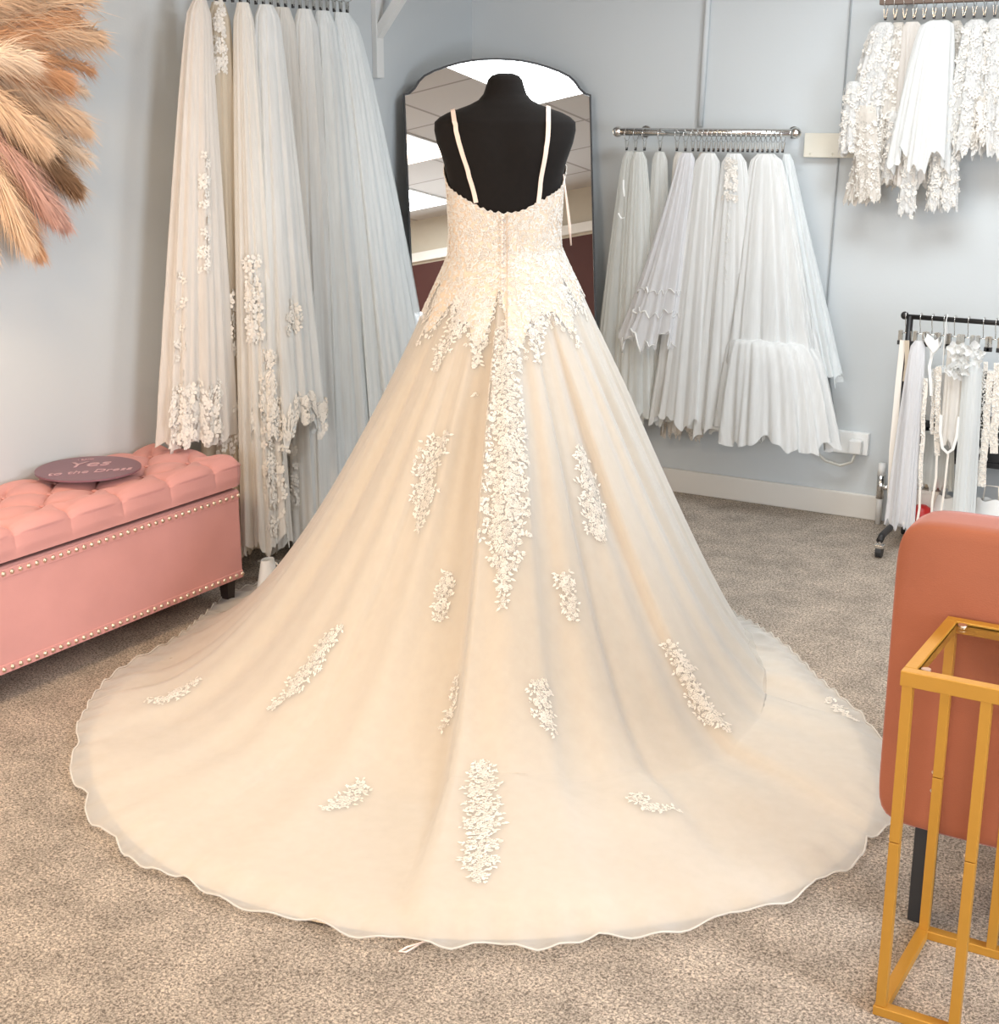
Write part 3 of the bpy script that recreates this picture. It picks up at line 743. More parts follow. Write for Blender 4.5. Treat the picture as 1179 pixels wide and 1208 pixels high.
# round plum sign lying on the bench
sgx, sgy, sgz = .160, -2.375, .495
sg = empty('round_sign', (sgx, sgy, sgz), 'round plum acrylic sign with pink lettering lying on the pink bench', 'sign')
d_ = MB(); n_ = 96; R_ = .150
tilt = lambda x, y, z: (sgx + x, sgy + y, sgz + z )
vs_ = [tilt(R_ * math.cos(2 * pi * k / n_), R_ * math.sin(2 * pi * k / n_), 0) for k in range(n_)] + [tilt(R_ * math.cos(2 * pi * k / n_), R_ * math.sin(2 * pi * k / n_), .005) for k in range(n_)]
fs_ = [tuple(reversed(range(n_))), tuple(range(n_, 2 * n_))] + [(k, (k + 1) % n_, n_ + (k + 1) % n_, n_ + k) for k in range(n_)]
d_.add(vs_, fs_).build('disc', M['plum'], sg)
def text_mesh(name, body, size, loc, rot, m, parent, shear=0, ext=.0006):
    cu = bpy.data.curves.new(name, 'FONT'); cu.body = body; cu.size = size; cu.shear = shear; cu.align_x = 'CENTER'; cu.align_y = 'CENTER'; cu.extrude = ext
    to = bpy.data.objects.new(name, cu); C.objects.link(to)
    bpy.context.view_layer.update()
    me = bpy.data.meshes.new_from_object(to.evaluated_get(bpy.context.evaluated_depsgraph_get()))
    me.materials.clear(); me.materials.append(m)
    bpy.data.objects.remove(to); o = bpy.data.objects.new(name, me); C.objects.link(o)
    o.parent = parent; o.location = Vector(loc) - wloc(parent); o.rotation_euler = rot
    return o
dx, dy = -math.sin(math.radians(50)), math.cos(math.radians(50))
for (t, sz, off) in (('I SAID', .018, .108), ('Yes', .085, .045), ('to the Dress', .046, -.045)):
    text_mesh('lettering', t, sz, (sgx + dx * off, sgy + dy * off, sgz + .0058), (0, 0, math.radians(50)), M['plum_letter'], sg, .35 if sz > .03 else 0)

# ------------------------------------------------------------------ rose velvet chair seen from behind
ch = empty('velvet_chair', (2.95, -2.4, 0), 'rose velvet chair seen from behind, behind the gold table', 'chair')
def rounded_slab(x0, x1, y0, y1, z0, z1, r, bulge, nu=72, nv=14):
    """upholstered slab with rounded corners and softly bulging faces; thin direction y"""
    mb = MB(); w2 = (x1 - x0) / 2; h2 = (z1 - z0) / 2; cx = (x0 + x1) / 2; cz = (z0 + z1) / 2; d2 = (y1 - y0) / 2; cy = (y0 + y1) / 2
    def ol(t, inset):
        # rounded rectangle perimeter point
        ww, hh = w2 - inset, h2 - inset; rr = max(.004, r - inset)
        a = 2 * pi * t; c, s = math.cos(a), math.sin(a); e = 13
        k = 1 / ((abs(c) ** e + abs(s) ** e) ** (1 / e)); px, pz = c * k, s * k
        return cx + px * ww, cz + pz * hh
    prof = [(-1, .999), (-1.0, .6), (-1.0, .25), (-.995, .08), (-.965, .028), (-.88, .006), (-.5, .0), (0, 0), (.5, 0), (.88, .006), (.965, .028), (.995, .08), (1, .25), (1, .6), (1, .999)]
    def fn(u, v):
        dd, ins = prof[int(round(v * (len(prof) - 1)))]
        i_ = ins * min(w2, h2)
        x, z = ol(u, i_)
        y = cy + dd * d2 + (math.copysign(bulge, dd) * smoothstep(0, .5, ins) if abs(dd) > .9 else 0)
        return (x, y, z)
    mb.grid(fn, nu, len(prof) - 1, wrap=True)
    return mb
# Y is depth here: the back panel faces the camera at y = -2.73
rounded_slab(2.605, 3.28, -2.725, -2.60, .195, .795, .05, .010, 160).build('backrest', M['rose_velvet'], ch, smooth=True)
MB().box(2.64, 3.25, -2.61, -2.14, .22, .42, .03).build('seat', M['rose_velvet'], ch, smooth=True)
MB().box(2.665, 3.225, -2.595, -2.135, .40, .48, .03).build('seat_cushion', M['rose_velvet'], ch, smooth=True)
for (x, y) in ((2.70, -2.70), (3.19, -2.70), (2.70, -2.2), (3.19, -2.2)):
    MB().box(x - .019, x + .019, y - .019, y + .019, 0, .215, .003).build('leg', M['black_plastic'], ch)

# ------------------------------------------------------------------ gold nest table
X0, X1, Y0, Y1, ZT_ = 2.712, 3.10, -3.045, -2.745, .637
tb = empty('side_table', ((X0 + X1) / 2, (Y0 + Y1) / 2, 0), 'gold metal side table with a clear glass top at the right edge', 'table')
w_ = .021
f = MB(); f.box(X0, X1, Y0, Y0 + w_, ZT_ - .026, ZT_, .0015); f.box(X0, X1, Y1 - w_, Y1, ZT_ - .026, ZT_, .0015)
f.box(X0, X0 + w_, Y0 + w_, Y1 - w_, ZT_ - .026, ZT_, .0015); f.box(X1 - w_, X1, Y0 + w_, Y1 - w_, ZT_ - .026, ZT_, .0015)
f.build('top_frame', M['gold'], tb)
gm, gnt, gp = nodes('clear_glass'); gp.inputs['Transmission Weight'].default_value = 1; gp.inputs['Roughness'].default_value = .02; gp.inputs['Base Color'].default_value = (.93, .95, .93, 1); gp.inputs['IOR'].default_value = 1.15
MB().box(X0 + w_, X1 - w_, Y0 + w_, Y1 - w_, ZT_ - .010, ZT_ - .004).build('glass_top', gm, tb)
pads = MB()
for (x, y) in ((X0 + w_ + .012, Y0 + w_ + .010), (X0 + w_ + .012, Y1 - w_ - .010), (X1 - w_ - .012, Y0 + w_ + .010), (X1 - w_ - .012, Y1 - w_ - .010)): pads.tube([(x, y, ZT_ - .004), (x, y, ZT_ - .001)], .008, 10)
pads.build('glass_pad', M['brass'], tb)
f = MB(); f.box(X0, X1, Y0, Y0 + w_, 0, .018, .0015); f.box(X0, X1, Y1 - w_, Y1, 0, .018, .0015); f.box(X0, X0 + w_, Y0 + w_, Y1 - w_, 0, .018, .0015); f.box(X1 - w_, X1, Y0 + w_, Y1 - w_, 0, .018, .0015)
f.build('base_frame', M['gold'], tb)
for lx in (X0 + w_ / 2 + .001, X0 + .135, X1 - .135, X1 - w_ / 2 - .001):
    for ly in (Y0 + w_ / 2 + .001, Y1 - w_ / 2 - .001):
        h_ = w_ / 2 - .002
        lg = MB().box(lx - h_, lx + h_, ly - h_, ly + h_, .018, .33, .001).box(lx - h_, lx + h_, ly - h_, ly + h_, .3315, ZT_ - .026, .001).build('leg', M['gold'], tb)
        s = MB()
        for z in (.30, .325 + .012, ): s.sphere((lx - h_ - .0005, ly, z), .004, 8)
        s.build('screw', M['brass'], lg)

# ------------------------------------------------------------------ hanging net and lace
def drape_grid(mb, top, tw, td, bot, bw, bd, axis='x', power=.8, nf=11, amp=.16, seed=0, hem=.012, n=132, rows=34, closed_top=True, v0=0.0, v1=1.0):
    """gathered hanging cloth: a flattened, fluted cone open at the bottom"""
    r = random.Random(seed); ph = [r.random() * 6.28 for _ in range(8)]; fr = [nf, nf * 1.73, nf * .55, 3, nf * 2.6]
    def fn(u, v):
        vv = v0 + (v1 - v0) * v
        g = vv ** power; a = 2 * pi * u + .15 * math.sin(vv * 2 + ph[5])
        w_ = tw + (bw - tw) * g; d = td + (bd - td) * g
        am = amp * (.35 + .65 * vv)
        sway = .35 * math.sin(2.2 * vv + ph[6])
        k = 1 + am * (math.sin(round(fr[0]) * a + ph[0] + sway) * .6 + math.sin(round(fr[1]) * a + ph[1] - sway) * .4 + math.sin(round(fr[2]) * a + ph[2] + 1.5 * vv) * .5 + .22 * math.sin(round(fr[4]) * a + ph[4]))
        if closed_top and v0 == 0:
            k *= smoothstep(-.02, .035, vv) * .55 + .45
        cx = w_ * math.cos(a) * k; cy = d * math.sin(a) * k
        z = top[2] + (bot[2] - top[2]) * vv
        z += hem * vv ** 6 * (math.sin(5 * a + ph[3]) + .6 * math.sin(11 * a + ph[2]) + .4 * math.sin(23 * a))
        x = top[0] + (bot[0] - top[0]) * g; y = top[1] + (bot[1] - top[1]) * g
        return (x + cx, y + cy, z) if axis == 'x' else (x + cy, y + cx, z)
    mb.grid(fn, n, rows, wrap=True)
    return fn
def lace_motifs(mb, fn, us, vs, r, rg, density=1.0, face=(1, 0)):
    """little corded flowers sewn onto a drape, placed on its own surface"""
    k = int(density * 100)
    for _ in range(k):
        u = rg.uniform(*us); v = rg.uniform(*vs)
        p = Vector(fn(u, v)); a = Vector(fn(u + .004, v)); b = Vector(fn(u, min(1, v + .004) if v < .99 else v - .004))
        T = (a - p); B = (b - p)
        if T.length < 1e-6 or B.length < 1e-6: continue
        T.normalize(); B.normalize(); N_ = T.cross(B).normalized(); 
        N_ = N_ if N_.dot(Vector((face[0], face[1], 0))) > 0 else -N_
        for i in range(5):
            an = 2 * pi * i / 5 + rg.random(); c = p + N_ * .004
            pts = []
            for q in range(6):
                t = 2 * pi * q / 6; x = r * .6 + r * .45 * math.cos(t); y = r * .36 * math.sin(t)
                pts.append(c + T * (x * math.cos(an) - y * math.sin(an)) + B * (x * math.sin(an) + y * math.cos(an)) + N_ * (.001 * (q % 2)))
            mb.add(pts, [tuple(range(6))])
RC = {}
def ring_clip(x, y, zr, rr, axis, group, label, z_clip=None, mat_clip='chrome'):
    """curtain ring with a small clip, around a rail at height zr; everything shares one mesh set"""
    key = (round(rr, 4), axis, group)
    if key not in RC:
        t = empty('ring_clip', (x, y, zr), label, 'clip', group)
        n = 20; pts = []
        for k in range(n):
            a = 2 * pi * k / n
            pts.append((x, y + rr * math.sin(a), zr - .004 - rr * .25 + rr * math.cos(a)) if axis == 'x' else (x + rr * math.sin(a), y, zr - .004 - rr * .25 + rr * math.cos(a)))
        MB().tube(pts, .0016, 6, closed=True).build('ring', M['chrome'], t, smooth=True)
        zb = zr - rr * 1.25 - .004
        c = MB()
        ex = Vector((1, 0, 0)) if axis == 'x' else Vector((0, 1, 0)); ey = Vector((0, 1, 0)) if axis == 'x' else Vector((1, 0, 0))
        o = Vector((x, y, zb))
        for s in (-1, 1):
            P = [o + ex * .006 * s - ey * .004, o + ex * .006 * s + ey * .004, o + ex * .001 * s + ey * .0055 - Vector((0, 0, .030)), o + ex * .001 * s - ey * .0055 - Vector((0, 0, .030))]
            Q = [p + ex * .0015 * s for p in P]
            c.add(P + Q, [(0, 1, 2, 3), (7, 6, 5, 4), (0, 4, 5, 1), (1, 5, 6, 2), (2, 6, 7, 3), (3, 7, 4, 0)])
        cl = c.build('clip', M[mat_clip], t)
        MB().box(o.x - .004, o.x + .004, o.y - .004, o.y + .004, zb - .036, zb - .024, .001).build('jaw', M['black_plastic'], cl)
        RC[key] = t
        return t
    o = copy_tree(RC[key]); o.location = (x, y, zr); o['label'] = label
    return o

# ---- chrome rail on the back wall with net petticoats and veils
rail = empty('hanging_rail', (1.09, -.12, 1.425), 'chrome hanging rail with ball ends on the back wall right of the mirror', 'rail')
MB().tube([(.745, -.12, 1.425), (1.435, -.12, 1.425)], .0145, 16).build('tube', M['chrome'], rail, smooth=True)
for x in (.735, 1.448): MB().sphere((x, -.12, 1.425), .021, 16).build('finial', M['chrome'], rail, smooth=True)
for x in (.80, 1.40): MB().tube([(x, -.12, 1.425), (x, -.06, 1.425), (x, -.001, 1.425)], .008, 8).tube([(x, -.006, 1.425), (x, -.001, 1.425)], .022, 14).build('wall_mount', M['chrome'], rail, smooth=True)
xs = [.775, .812, .850, .915, .985, 1.02, 1.05, 1.072] + [1.095 + .0192 * k for k in range(17)]
rg = random.Random(3)
RL = {0: 'leftmost ring clip on the ball-ended chrome rail, next to its left ball', 1: 'second ring clip from the left ball of the chrome rail', 2: 'third ring clip from the left ball of the chrome rail',
      3: 'ring clip standing alone above the off white straight veil', 4: 'first ring clip right of the wide gap on the chrome rail', 24: 'rightmost ring clip on the chrome rail, next to its right ball'}
for i, x in enumerate(xs):
    ring_clip(x, -.12, 1.425, .0235, 'x', 'ring clips on the chrome rail', RL.get(i, 'chrome ring clip in the crowded right part of the ball-ended rail'))
def veil(name, label, cat, group, matname, top, tw, bot, bw, td=.018, bd=.05, axis='x', part='net', **kw):
    t = empty(name, (top[0], top[1], top[2]), label, cat, group)
    mb = MB(); fn = drape_grid(mb, top, tw, td, bot, bw, bd, axis, **kw)
    mb.build(part, M[matname], t, smooth=True)
    return t, fn
ZC = 1.352
GR = 'veils and petticoats on the chrome rail'
t, fn = veil('tulle_veil', 'greenish grey sheer veil at the left end of the chrome rail', 'veil', GR, 'tulle_grey', (.785, -.115, ZC), .022, (.760, -.12, .30), .115, bd=.06, seed=1, nf=9)
MB().tube([fn(.72, .10), fn(.73, .13), fn(.76, .16)], .004, 6, flat=.4).tube([fn(.70, .22), fn(.74, .24), fn(.78, .235)], .004, 6, flat=.4).build('ribbon', M['white_satin'], t)
t, fn = veil('tulle_veil', 'pale grey sheer veil second from the left end of the chrome rail', 'veil', GR, 'tulle_sheer', (.835, -.135, ZC), .025, (.860, -.15, .33), .095, bd=.05, seed=2, nf=8)
t, fn = veil('tulle_veil', 'off white straight veil reaching lowest beside the right side of the gown', 'veil', GR, 'tulle_sheer', (.915, -.12, ZC), .028, (.93, -.13, .315), .065, bd=.045, seed=3, nf=7)
t, fn = veil('tulle_veil', 'soft ivory veil hanging behind the ribbon-edged veil', 'veil', GR, 'tulle_ivory', (.985, -.10, ZC), .02, (.99, -.09, .42), .06, bd=.03, seed=4)
# ribbon edged veil
t, fn = veil('tulle_veil', 'lilac white short veil with zigzag satin ribbon edging', 'veil', GR, 'tulle_lilac', (1.05, -.17, ZC), .03, (.93, -.19, .64), .115, bd=.05, seed=5, power=1.1, hem=.03)
rb = MB()
for (v_, ph_) in ((.72, 0), (.84, 1.5), (.985, 3)):
    pts = [Vector(fn(.50 + .48 * k / 40, min(1, v_ + .035 * (abs(((k + ph_) % 5) - 2.5) / 2.5 - .5)))) + Vector((0, -.004, 0)) for k in range(41)]
    rb.tube(pts, .0032, 6, flat=.4)
rb.build('ribbon_edging', M['white_satin'], t, smooth=True)
t, fn = veil('lace_veil', 'champagne lace veil whose scalloped end shows under the lilac white veil', 'veil', GR, 'lace_ivory', (1.08, -.09, ZC), .02, (1.03, -.085, .27), .085, bd=.035, seed=6, part='lace', hem=.025)
t, fn = veil('net_petticoat', 'large white net petticoat left of the beaded one on the chrome rail', 'petticoat', GR, 'tulle_white', (1.13, -.16, ZC), .04, (1.10, -.17, .34), .15, bd=.05, seed=7, nf=14, hem=.02)
t, fn = veil('net_petticoat', 'white net petticoat with silver beading in the middle of the chrome rail', 'petticoat', GR, 'tulle_white', (1.235, -.17, ZC), .04, (1.25, -.18, .31), .14, bd=.05, seed=8, nf=13, hem=.02)
bd_ = MB(); rg = random.Random(9)
for k in range(70):
    v_ = rg.random() ** .8 * .45; p = Vector(fn(.72 + rg.gauss(0, .018), v_)); bd_.sphere((p.x, p.y - .003, p.z), .0022, 6)
bd_.build('beading', M['bead'], t)
lm = MB(); lace_motifs(lm, fn, (.66, .80), (.02, .16), .011, rg, .5, (0, -1)); lm.build('lace_trim', M['lace_thread'], t)
t, fn = veil('net_petticoat', 'white net petticoat with a puffed flounce at the right of the chrome rail', 'petticoat', GR, 'tulle_white', (1.35, -.15, ZC), .05, (1.40, -.18, .60), .19, bd=.06, seed=10, nf=15, hem=.01)
fl_ = MB(); drape_grid(fl_, (1.40, -.18, .69), .13, .07, (1.455, -.19, .31), .235, .12, 'x', power=.42, nf=19, amp=.10, seed=11, hem=.02, n=170)
fl_.build('flounce', M['tulle_white'], t, smooth=True)
t, fn = veil('tulle_veil', 'blue white veil at the right end of the chrome rail beside the cable', 'veil', GR, 'tulle_blue', (1.418, -.12, ZC), .018, (1.595, -.12, .55), .075, bd=.05, seed=12, power=1.0, hem=.02)

# ---- long veils on the left wall rail
RLX = .17
rail = empty('hanging_rail', (RLX, -1.4, 1.905), 'chrome rail on the left wall holding the long veils', 'rail')
MB().tube([(RLX, -1.90, 1.905), (RLX, -.98, 1.905)], .0125, 14).build('tube', M['chrome'], rail, smooth=True)
for y in (-1.86, -1.02): MB().tube([(RLX, y, 1.905), (.001, y, 1.905)], .009, 8).tube([(.008, y, 1.905), (.001, y, 1.905)], .024, 14).build('wall_mount', M['chrome'], rail, smooth=True)
for i in range(22):
    ring_clip(RLX, -1.84 + i * .0365, 1.905, .034, 'y', 'ring clips on the left wall rail', 'leftmost large ring clip on the left wall rail' if i == 0 else 'rightmost large ring clip, nearest the shelf bracket' if i == 21 else 'large chrome ring clip on the left wall rail of long veils')
GL = 'long veils on the left wall rail'
ZL = 1.822
def lveil(label, matname, y, tw, yb, bw, zb, seed, xt=RLX, xb=RLX, td=.025, bd=.055, part='net', name='long_veil', **kw):
    return veil(name, label, 'veil', GL, matname, (xt, y, ZL), tw, (xb, yb, zb), bw, td, bd, 'y', part=part, seed=seed, **kw)
t, fn = lveil('blush long veil with lace, ending just above the bench lid', 'tulle_blush', -1.805, .035, -1.915, .145, .50, 21, bd=.065, hem=.012)
lm = MB(); rg = random.Random(1); lace_motifs(lm, fn, (0.20, 0.44), (.86, .995), .015, rg, 2.2, (1, 0)); lace_motifs(lm, fn, (0.27, 0.34), (.3, .6), .013, rg, .35, (1, 0)); lace_motifs(lm, fn, (0.40, 0.48), (.6, .95), .013, rg, .4, (1, 0))
lm.build('lace_trim', M['lace_thread'], t)
t, fn = lveil('beige sheer long veil with blossom lace above the right end of the bench', 'tulle_beige', -1.70, .035, -1.745, .15, .07, 22, xt=.15, xb=.15, bd=.065, hem=.02)
lm = MB(); lace_motifs(lm, fn, (0.22, 0.40), (.50, .62), .016, rg, .8, (1, 0)); lace_motifs(lm, fn, (0.20, 0.42), (.70, .88), .016, rg, 1.6, (1, 0)); lace_motifs(lm, fn, (0.26, 0.38), (.0, .12), .012, rg, .6, (1, 0))
lm.build('lace_trim', M['lace_thread'], t)
t, fn = lveil('ivory long veil with scattered lace down to the bench corner', 'tulle_ivory', -1.645, .03, -1.72, .10, .12, 23, xt=.20, xb=.26, bd=.06, hem=.02)
lm = MB(); lace_motifs(lm, fn, (0.32, 0.44), (.45, .60), .016, rg, .9, (1, -.3)); lace_motifs(lm, fn, (0.22, 0.37), (.72, .98), .015, rg, 1.4, (1, -.3)); lm.build('lace_trim', M['lace_thread'], t)
# white veil with a curved lace hem
t, fn = lveil('white shorter veil edged with a bright scalloped lace band in front of the long ones', 'tulle_white', -1.535, .045, -1.60, .16, .49, 24, xt=.20, xb=.27, bd=.07, hem=.035)
lm = MB(); lace_motifs(lm, fn, (0.07, 0.57), (.925, .999), .014, rg, 3.6, (1, 0)); lace_motifs(lm, fn, (0.39, 0.46), (.80, .95), .014, rg, .8, (1, 0)); lace_motifs(lm, fn, (0.24, 0.32), (.68, .76), .014, rg, .3, (1, 0)); lm.build('lace_trim', M['lace_thread'], t)
t, fn = lveil('cream long veil falling to the carpet behind the scalloped lace band', 'tulle_ivory', -1.42, .045, -1.44, .15, .05, 25, xt=.17, xb=.18, bd=.08, hem=.02, nf=13)
lm = MB(); lace_motifs(lm, fn, (0.37, 0.47), (.80, .93), .015, rg, .6, (1, 0)); lm.build('lace_trim', M['lace_thread'], t)
t, fn = lveil('white long veil falling to the carpet in the middle of the left rail', 'tulle_white', -1.32, .045, -1.34, .16, .09, 26, xt=.18, xb=.21, bd=.055, hem=.02, nf=14)
t, fn = lveil('cool white long veil left of the widest one near the mirror', 'tulle_blue', -1.22, .045, -1.17, .17, .20, 27, xt=.18, xb=.22, bd=.065, hem=.02, nf=14)
t, fn = lveil('bluish white wide veil at the right end of the left rail nearest the mirror', 'tulle_blue', -1.12, .055, -.93, .22, .28, 28, xt=.18, xb=.25, bd=.07, hem=.02, nf=15)

# ---- lace boleros and capelets, upper right
UZ = 1.865
rail = empty('hanging_rail', (1.95, -.12, UZ), 'brown wooden rail with lace jackets at the top right', 'rail')
MB().box(1.725, 2.55, -.138, -.102, UZ - .016, UZ + .02, .003).build('bar', mat('brown_rail', (.17, .12, .095), .5, .2, noise=.2, nscale=12), rail)
for x in (1.78, 2.45): MB().box(x, x + .03, -.102, -.001, UZ - .012, UZ + .016, .002).build('wall_mount', M['chrome'], rail)
for i in range(15):
    ring_clip(1.745 + i * .033, -.12, UZ + .004, .0235, 'x', 'ring clips on the brown rail', 'leftmost small ring clip on the brown rail above the lace jackets' if i == 0 else 'small chrome ring clip on the brown rail of lace jackets')
GJ = 'lace jackets and capelets on the brown rail'
ZJ = 1.793
def jacket(label, matname, x, tw, xb, bw, zb, seed, y=-.13, sleeves=(), cat='jacket', name='lace_jacket', bd=.045, **kw):
    t, fn = veil(name, label, cat, GJ, matname, (x, y, ZJ), tw, (xb, y, zb), bw, .014, bd, 'x', part='body', seed=seed, **kw)
    lm = MB(); rg_ = random.Random(seed)
    if 'lace' in matname: lace_motifs(lm, fn, (.55, .95), (.05, 1), .011, rg_, 1.5, (0, -1)); lm.build('lace_trim', M['lace_thread'], t)
    for (xa, za, xc, zc, w_, mn_) in sleeves:
        s = MB(); f2 = drape_grid(s, (xa, y - .03, za), w_ * .8, .018, (xc, y - .03, zc), w_, .022, 'x', power=1, nf=6, amp=.12, seed=seed + 50, hem=.010, n=72, rows=20)
        so_ = s.build('sleeve', M[mn_], t, smooth=True)
        lm = MB(); lace_motifs(lm, f2, (.5, 1), (.1, 1), .009, rg_, .9, (0, -1)); lm.build('lace_trim', M['lace_thread'], so_)
    return t
jacket('white lace jacket at the left end of the brown rail, over the wooden batten', 'lace_white', 1.745, .035, 1.685, .065, 1.36, 31, sleeves=[(1.66, 1.60, 1.655, 1.37, .030, 'lace_white'), (1.71, 1.52, 1.74, 1.20, .045, 'lace_ivory')], nf=8, power=.7)
jacket('ivory lace jacket with a long sleeve, second from the left of the brown rail', 'lace_ivory', 1.785, .025, 1.76, .055, 1.25, 32, y=-.10, sleeves=[(1.735, 1.45, 1.69, 1.19, .045, 'lace_ivory'), (1.80, 1.50, 1.80, 1.27, .025, 'lace_white')], nf=7, power=.7)
jacket('blush net capelet between the lace jackets and the white capelet', 'tulle_blush', 1.835, .032, 1.86, .06, 1.26, 33, y=-.11, cat='capelet', name='tulle_capelet', sleeves=[(1.875, 1.45, 1.872, 1.158, .030, 'lace_white')], nf=8)
jacket('white gathered net capelet, widest on the brown rail', 'tulle_white', 1.935, .045, 1.905, .10, 1.33, 34, y=-.15, cat='capelet', name='tulle_capelet', nf=13, power=.55, bd=.06, hem=.03)
jacket('ivory lace jacket whose two sleeves hang below the white net capelet', 'lace_ivory', 1.98, .02, 1.965, .06, 1.33, 35, y=-.095, sleeves=[(1.96, 1.42, 1.965, 1.175, .026, 'lace_white'), (2.005, 1.42, 2.012, 1.18, .030, 'lace_white')], nf=8)
jacket('white lace jacket with scalloped hem near the right edge of the photo', 'lace_white', 2.055, .03, 2.045, .062, 1.375, 36, nf=8, power=.5, hem=.02)
jacket('white lace and net jacket cut off by the right edge of the photo', 'lace_white', 2.12, .03, 2.145, .062, 1.37, 37, sleeves=[(2.10, 1.55, 2.105, 1.40, .02, 'lace_ivory')], nf=8, power=.5, hem=.02)
jacket('ivory net capelet at the far right of the brown rail', 'tulle_ivory', 2.20, .03, 2.23, .06, 1.36, 38, cat='capelet', name='tulle_capelet', nf=8, power=.6)

# ------------------------------------------------------------------ accessory rack, lower right
RY_, RZ_ = -.30, .822
rk = empty('clothes_rack', (2.25, RY_, 0), 'low black rolling rack hung with sashes and belts at the right', 'clothes rack')
MB().tube([(1.94, RY_, RZ_), (2.62, RY_, RZ_)], .0085, 12).build('hanging_bar', M['black_metal'], rk, smooth=True)
for x in (1.957, 2.60):
    MB().tube([(x, RY_, .07), (x, RY_, RZ_ + .004)], .011, 12).build('upright', M['black_metal'], rk, smooth=True)
    MB().tube([(x, -.47, .062), (x, -.44, .075), (x, RY_, .08), (x, -.16, .075), (x, -.13, .062)], .012, 10).build('foot_bar', M['black_metal'], rk, smooth=True)
    for y in (-.462, -.138):
        cst = MB().tube([(x, y, .065), (x, y, .045)], .007, 8).box(x - .016, x + .016, y - .018, y + .012, .036, .048, .002).build('caster', M['chrome'], rk)
        MB().tube([(x - .010, y, .023), (x + .010, y, .023)], .022, 16).build('wheel', M['black_plastic'], cst, smooth=False)
MB().sphere((1.938, RY_, RZ_ + .003), .014, 12).build('end_cap', M['black_metal'], rk, smooth=True)

def clip_hanger(x, label, wd=.020, z=RZ_):
    """silver wire hook over the bar with two small black-tipped clips"""
    t = empty('clip_hanger', (x, RY_, z), label, 'hanger', 'clip hangers on the black rack')
    hk = [(x, RY_ + .014 * math.cos(a), z + .004 + .012 * math.sin(a)) for a in [math.radians(d) for d in (-20, 20, 60, 100, 140, 180, 210)]]
    hk += [(x, RY_ - .010, z - .02), (x, RY_, z - .035), (x, RY_, z - .055)]
    MB().tube(hk, .0016, 6).build('hook', M['chrome'], t, smooth=True)
    MB().tube([(x - wd, RY_, z - .056), (x + wd, RY_, z - .056)], .002, 6).build('bar', M['chrome'], t, smooth=True)
    for s in (-1, 1):
        cx = x + s * (wd - .004)
        c = MB()
        for q in (-1, 1):
            c.add([(cx - .006, RY_ + .007 * q, z - .048), (cx + .006, RY_ + .007 * q, z - .048), (cx + .007, RY_ + .002 * q, z - .085), (cx - .007, RY_ + .002 * q, z - .085),
                   (cx - .006, RY_ + .0085 * q, z - .048), (cx + .006, RY_ + .0085 * q, z - .048), (cx + .007, RY_ + .0035 * q, z - .085), (cx - .007, RY_ + .0035 * q, z - .085)],
                  [(0, 1, 2, 3), (7, 6, 5, 4), (0, 4, 5, 1), (1, 5, 6, 2), (2, 6, 7, 3), (3, 7, 4, 0)])
        cl = c.build('clip', M['chrome'], t)
        MB().box(cx - .009, cx + .009, RY_ - .005, RY_ + .005, z - .098, z - .083, .001).build('jaw', M['black_plastic'], cl)
    return t
for x, lb in ((1.945, 'clip hanger at the left end of the black rack holding the ivory satin sash'), (1.995, 'clip hanger holding the long white tulle sash'),
              (2.035, 'clip hanger holding the white bow'), (2.075, 'clip hanger over the first beaded belt'), (2.11, 'clip hanger over the ivory looped sash'),
              (2.155, 'clip hanger over the white blossom sash'), (2.205, 'clip hanger over the narrow pearl belt'), (2.245, 'clip hanger over the wide crystal belt'), (2.30, 'clip hanger over the rightmost belt on the black rack')):
    clip_hanger(x, lb)
ZH = RZ_ - .092
GS = 'sashes and belts on the black rack'
def ribbon(mb, pts, wd, th=.0015, seed=0, face=(0, -1, 0)):
    pts = [Vector(p) for p in pts]; n = len(pts); vs = []; F = Vector(face)
    for i, p in enumerate(pts):
        t = (pts[min(i + 1, n - 1)] - pts[max(i - 1, 0)]).normalized(); s = t.cross(F); s = s.normalized() if s.length > 1e-4 else Vector((1, 0, 0)); nn = s.cross(t).normalized()
        w_ = wd[i] if isinstance(wd, list) else wd
        vs += [p - s * w_ - nn * th, p + s * w_ - nn * th, p + s * w_ + nn * th, p - s * w_ + nn * th]
    fs = [tuple([0, 1, 2, 3]), tuple([4 * n - 1, 4 * n - 2, 4 * n - 3, 4 * n - 4])]
    for i in range(n - 1):
        for k in range(4): fs.append((4 * i + k, 4 * i + (k + 1) % 4, 4 * i + 4 + (k + 1) % 4, 4 * i + 4 + k))
    mb.add(vs, fs); return mb
def belt(label, x, zt, zb, wd, seed, drift=0.0, tails=True, mm='ivory_satin', y=RY_ - .004):
    r = random.Random(seed); t = empty('beaded_belt', (x, y, zt), label, 'belt', GS)
    pts = [(x + drift * k / 14 + .002 * math.sin(k), y, zt + (zb - zt) * k / 14) for k in range(15)]
    ribbon(MB(), pts, wd).build('band', M[mm], t, smooth=False)
    b = MB()
    for _ in range(int(wd * 2 * (zt - zb) / .000040)):
        v = r.random(); b.sphere((x + drift * v + r.uniform(-wd, wd), y - .003, zt + (zb - zt) * v), r.uniform(.0018, .0036), 6)
    b.build('beading', M['bead'], t)
    if tails:
        rb = MB(); zz = zb
        ribbon(rb, [(x + drift, y, zz), (x + drift + .004, y, zz - .08), (x + drift - .002, y, zz - .16), (x + drift, y, max(.06, zz - .24))], .004)
        rb.build('ribbon_tail', M['ivory_satin'], t)
    return t
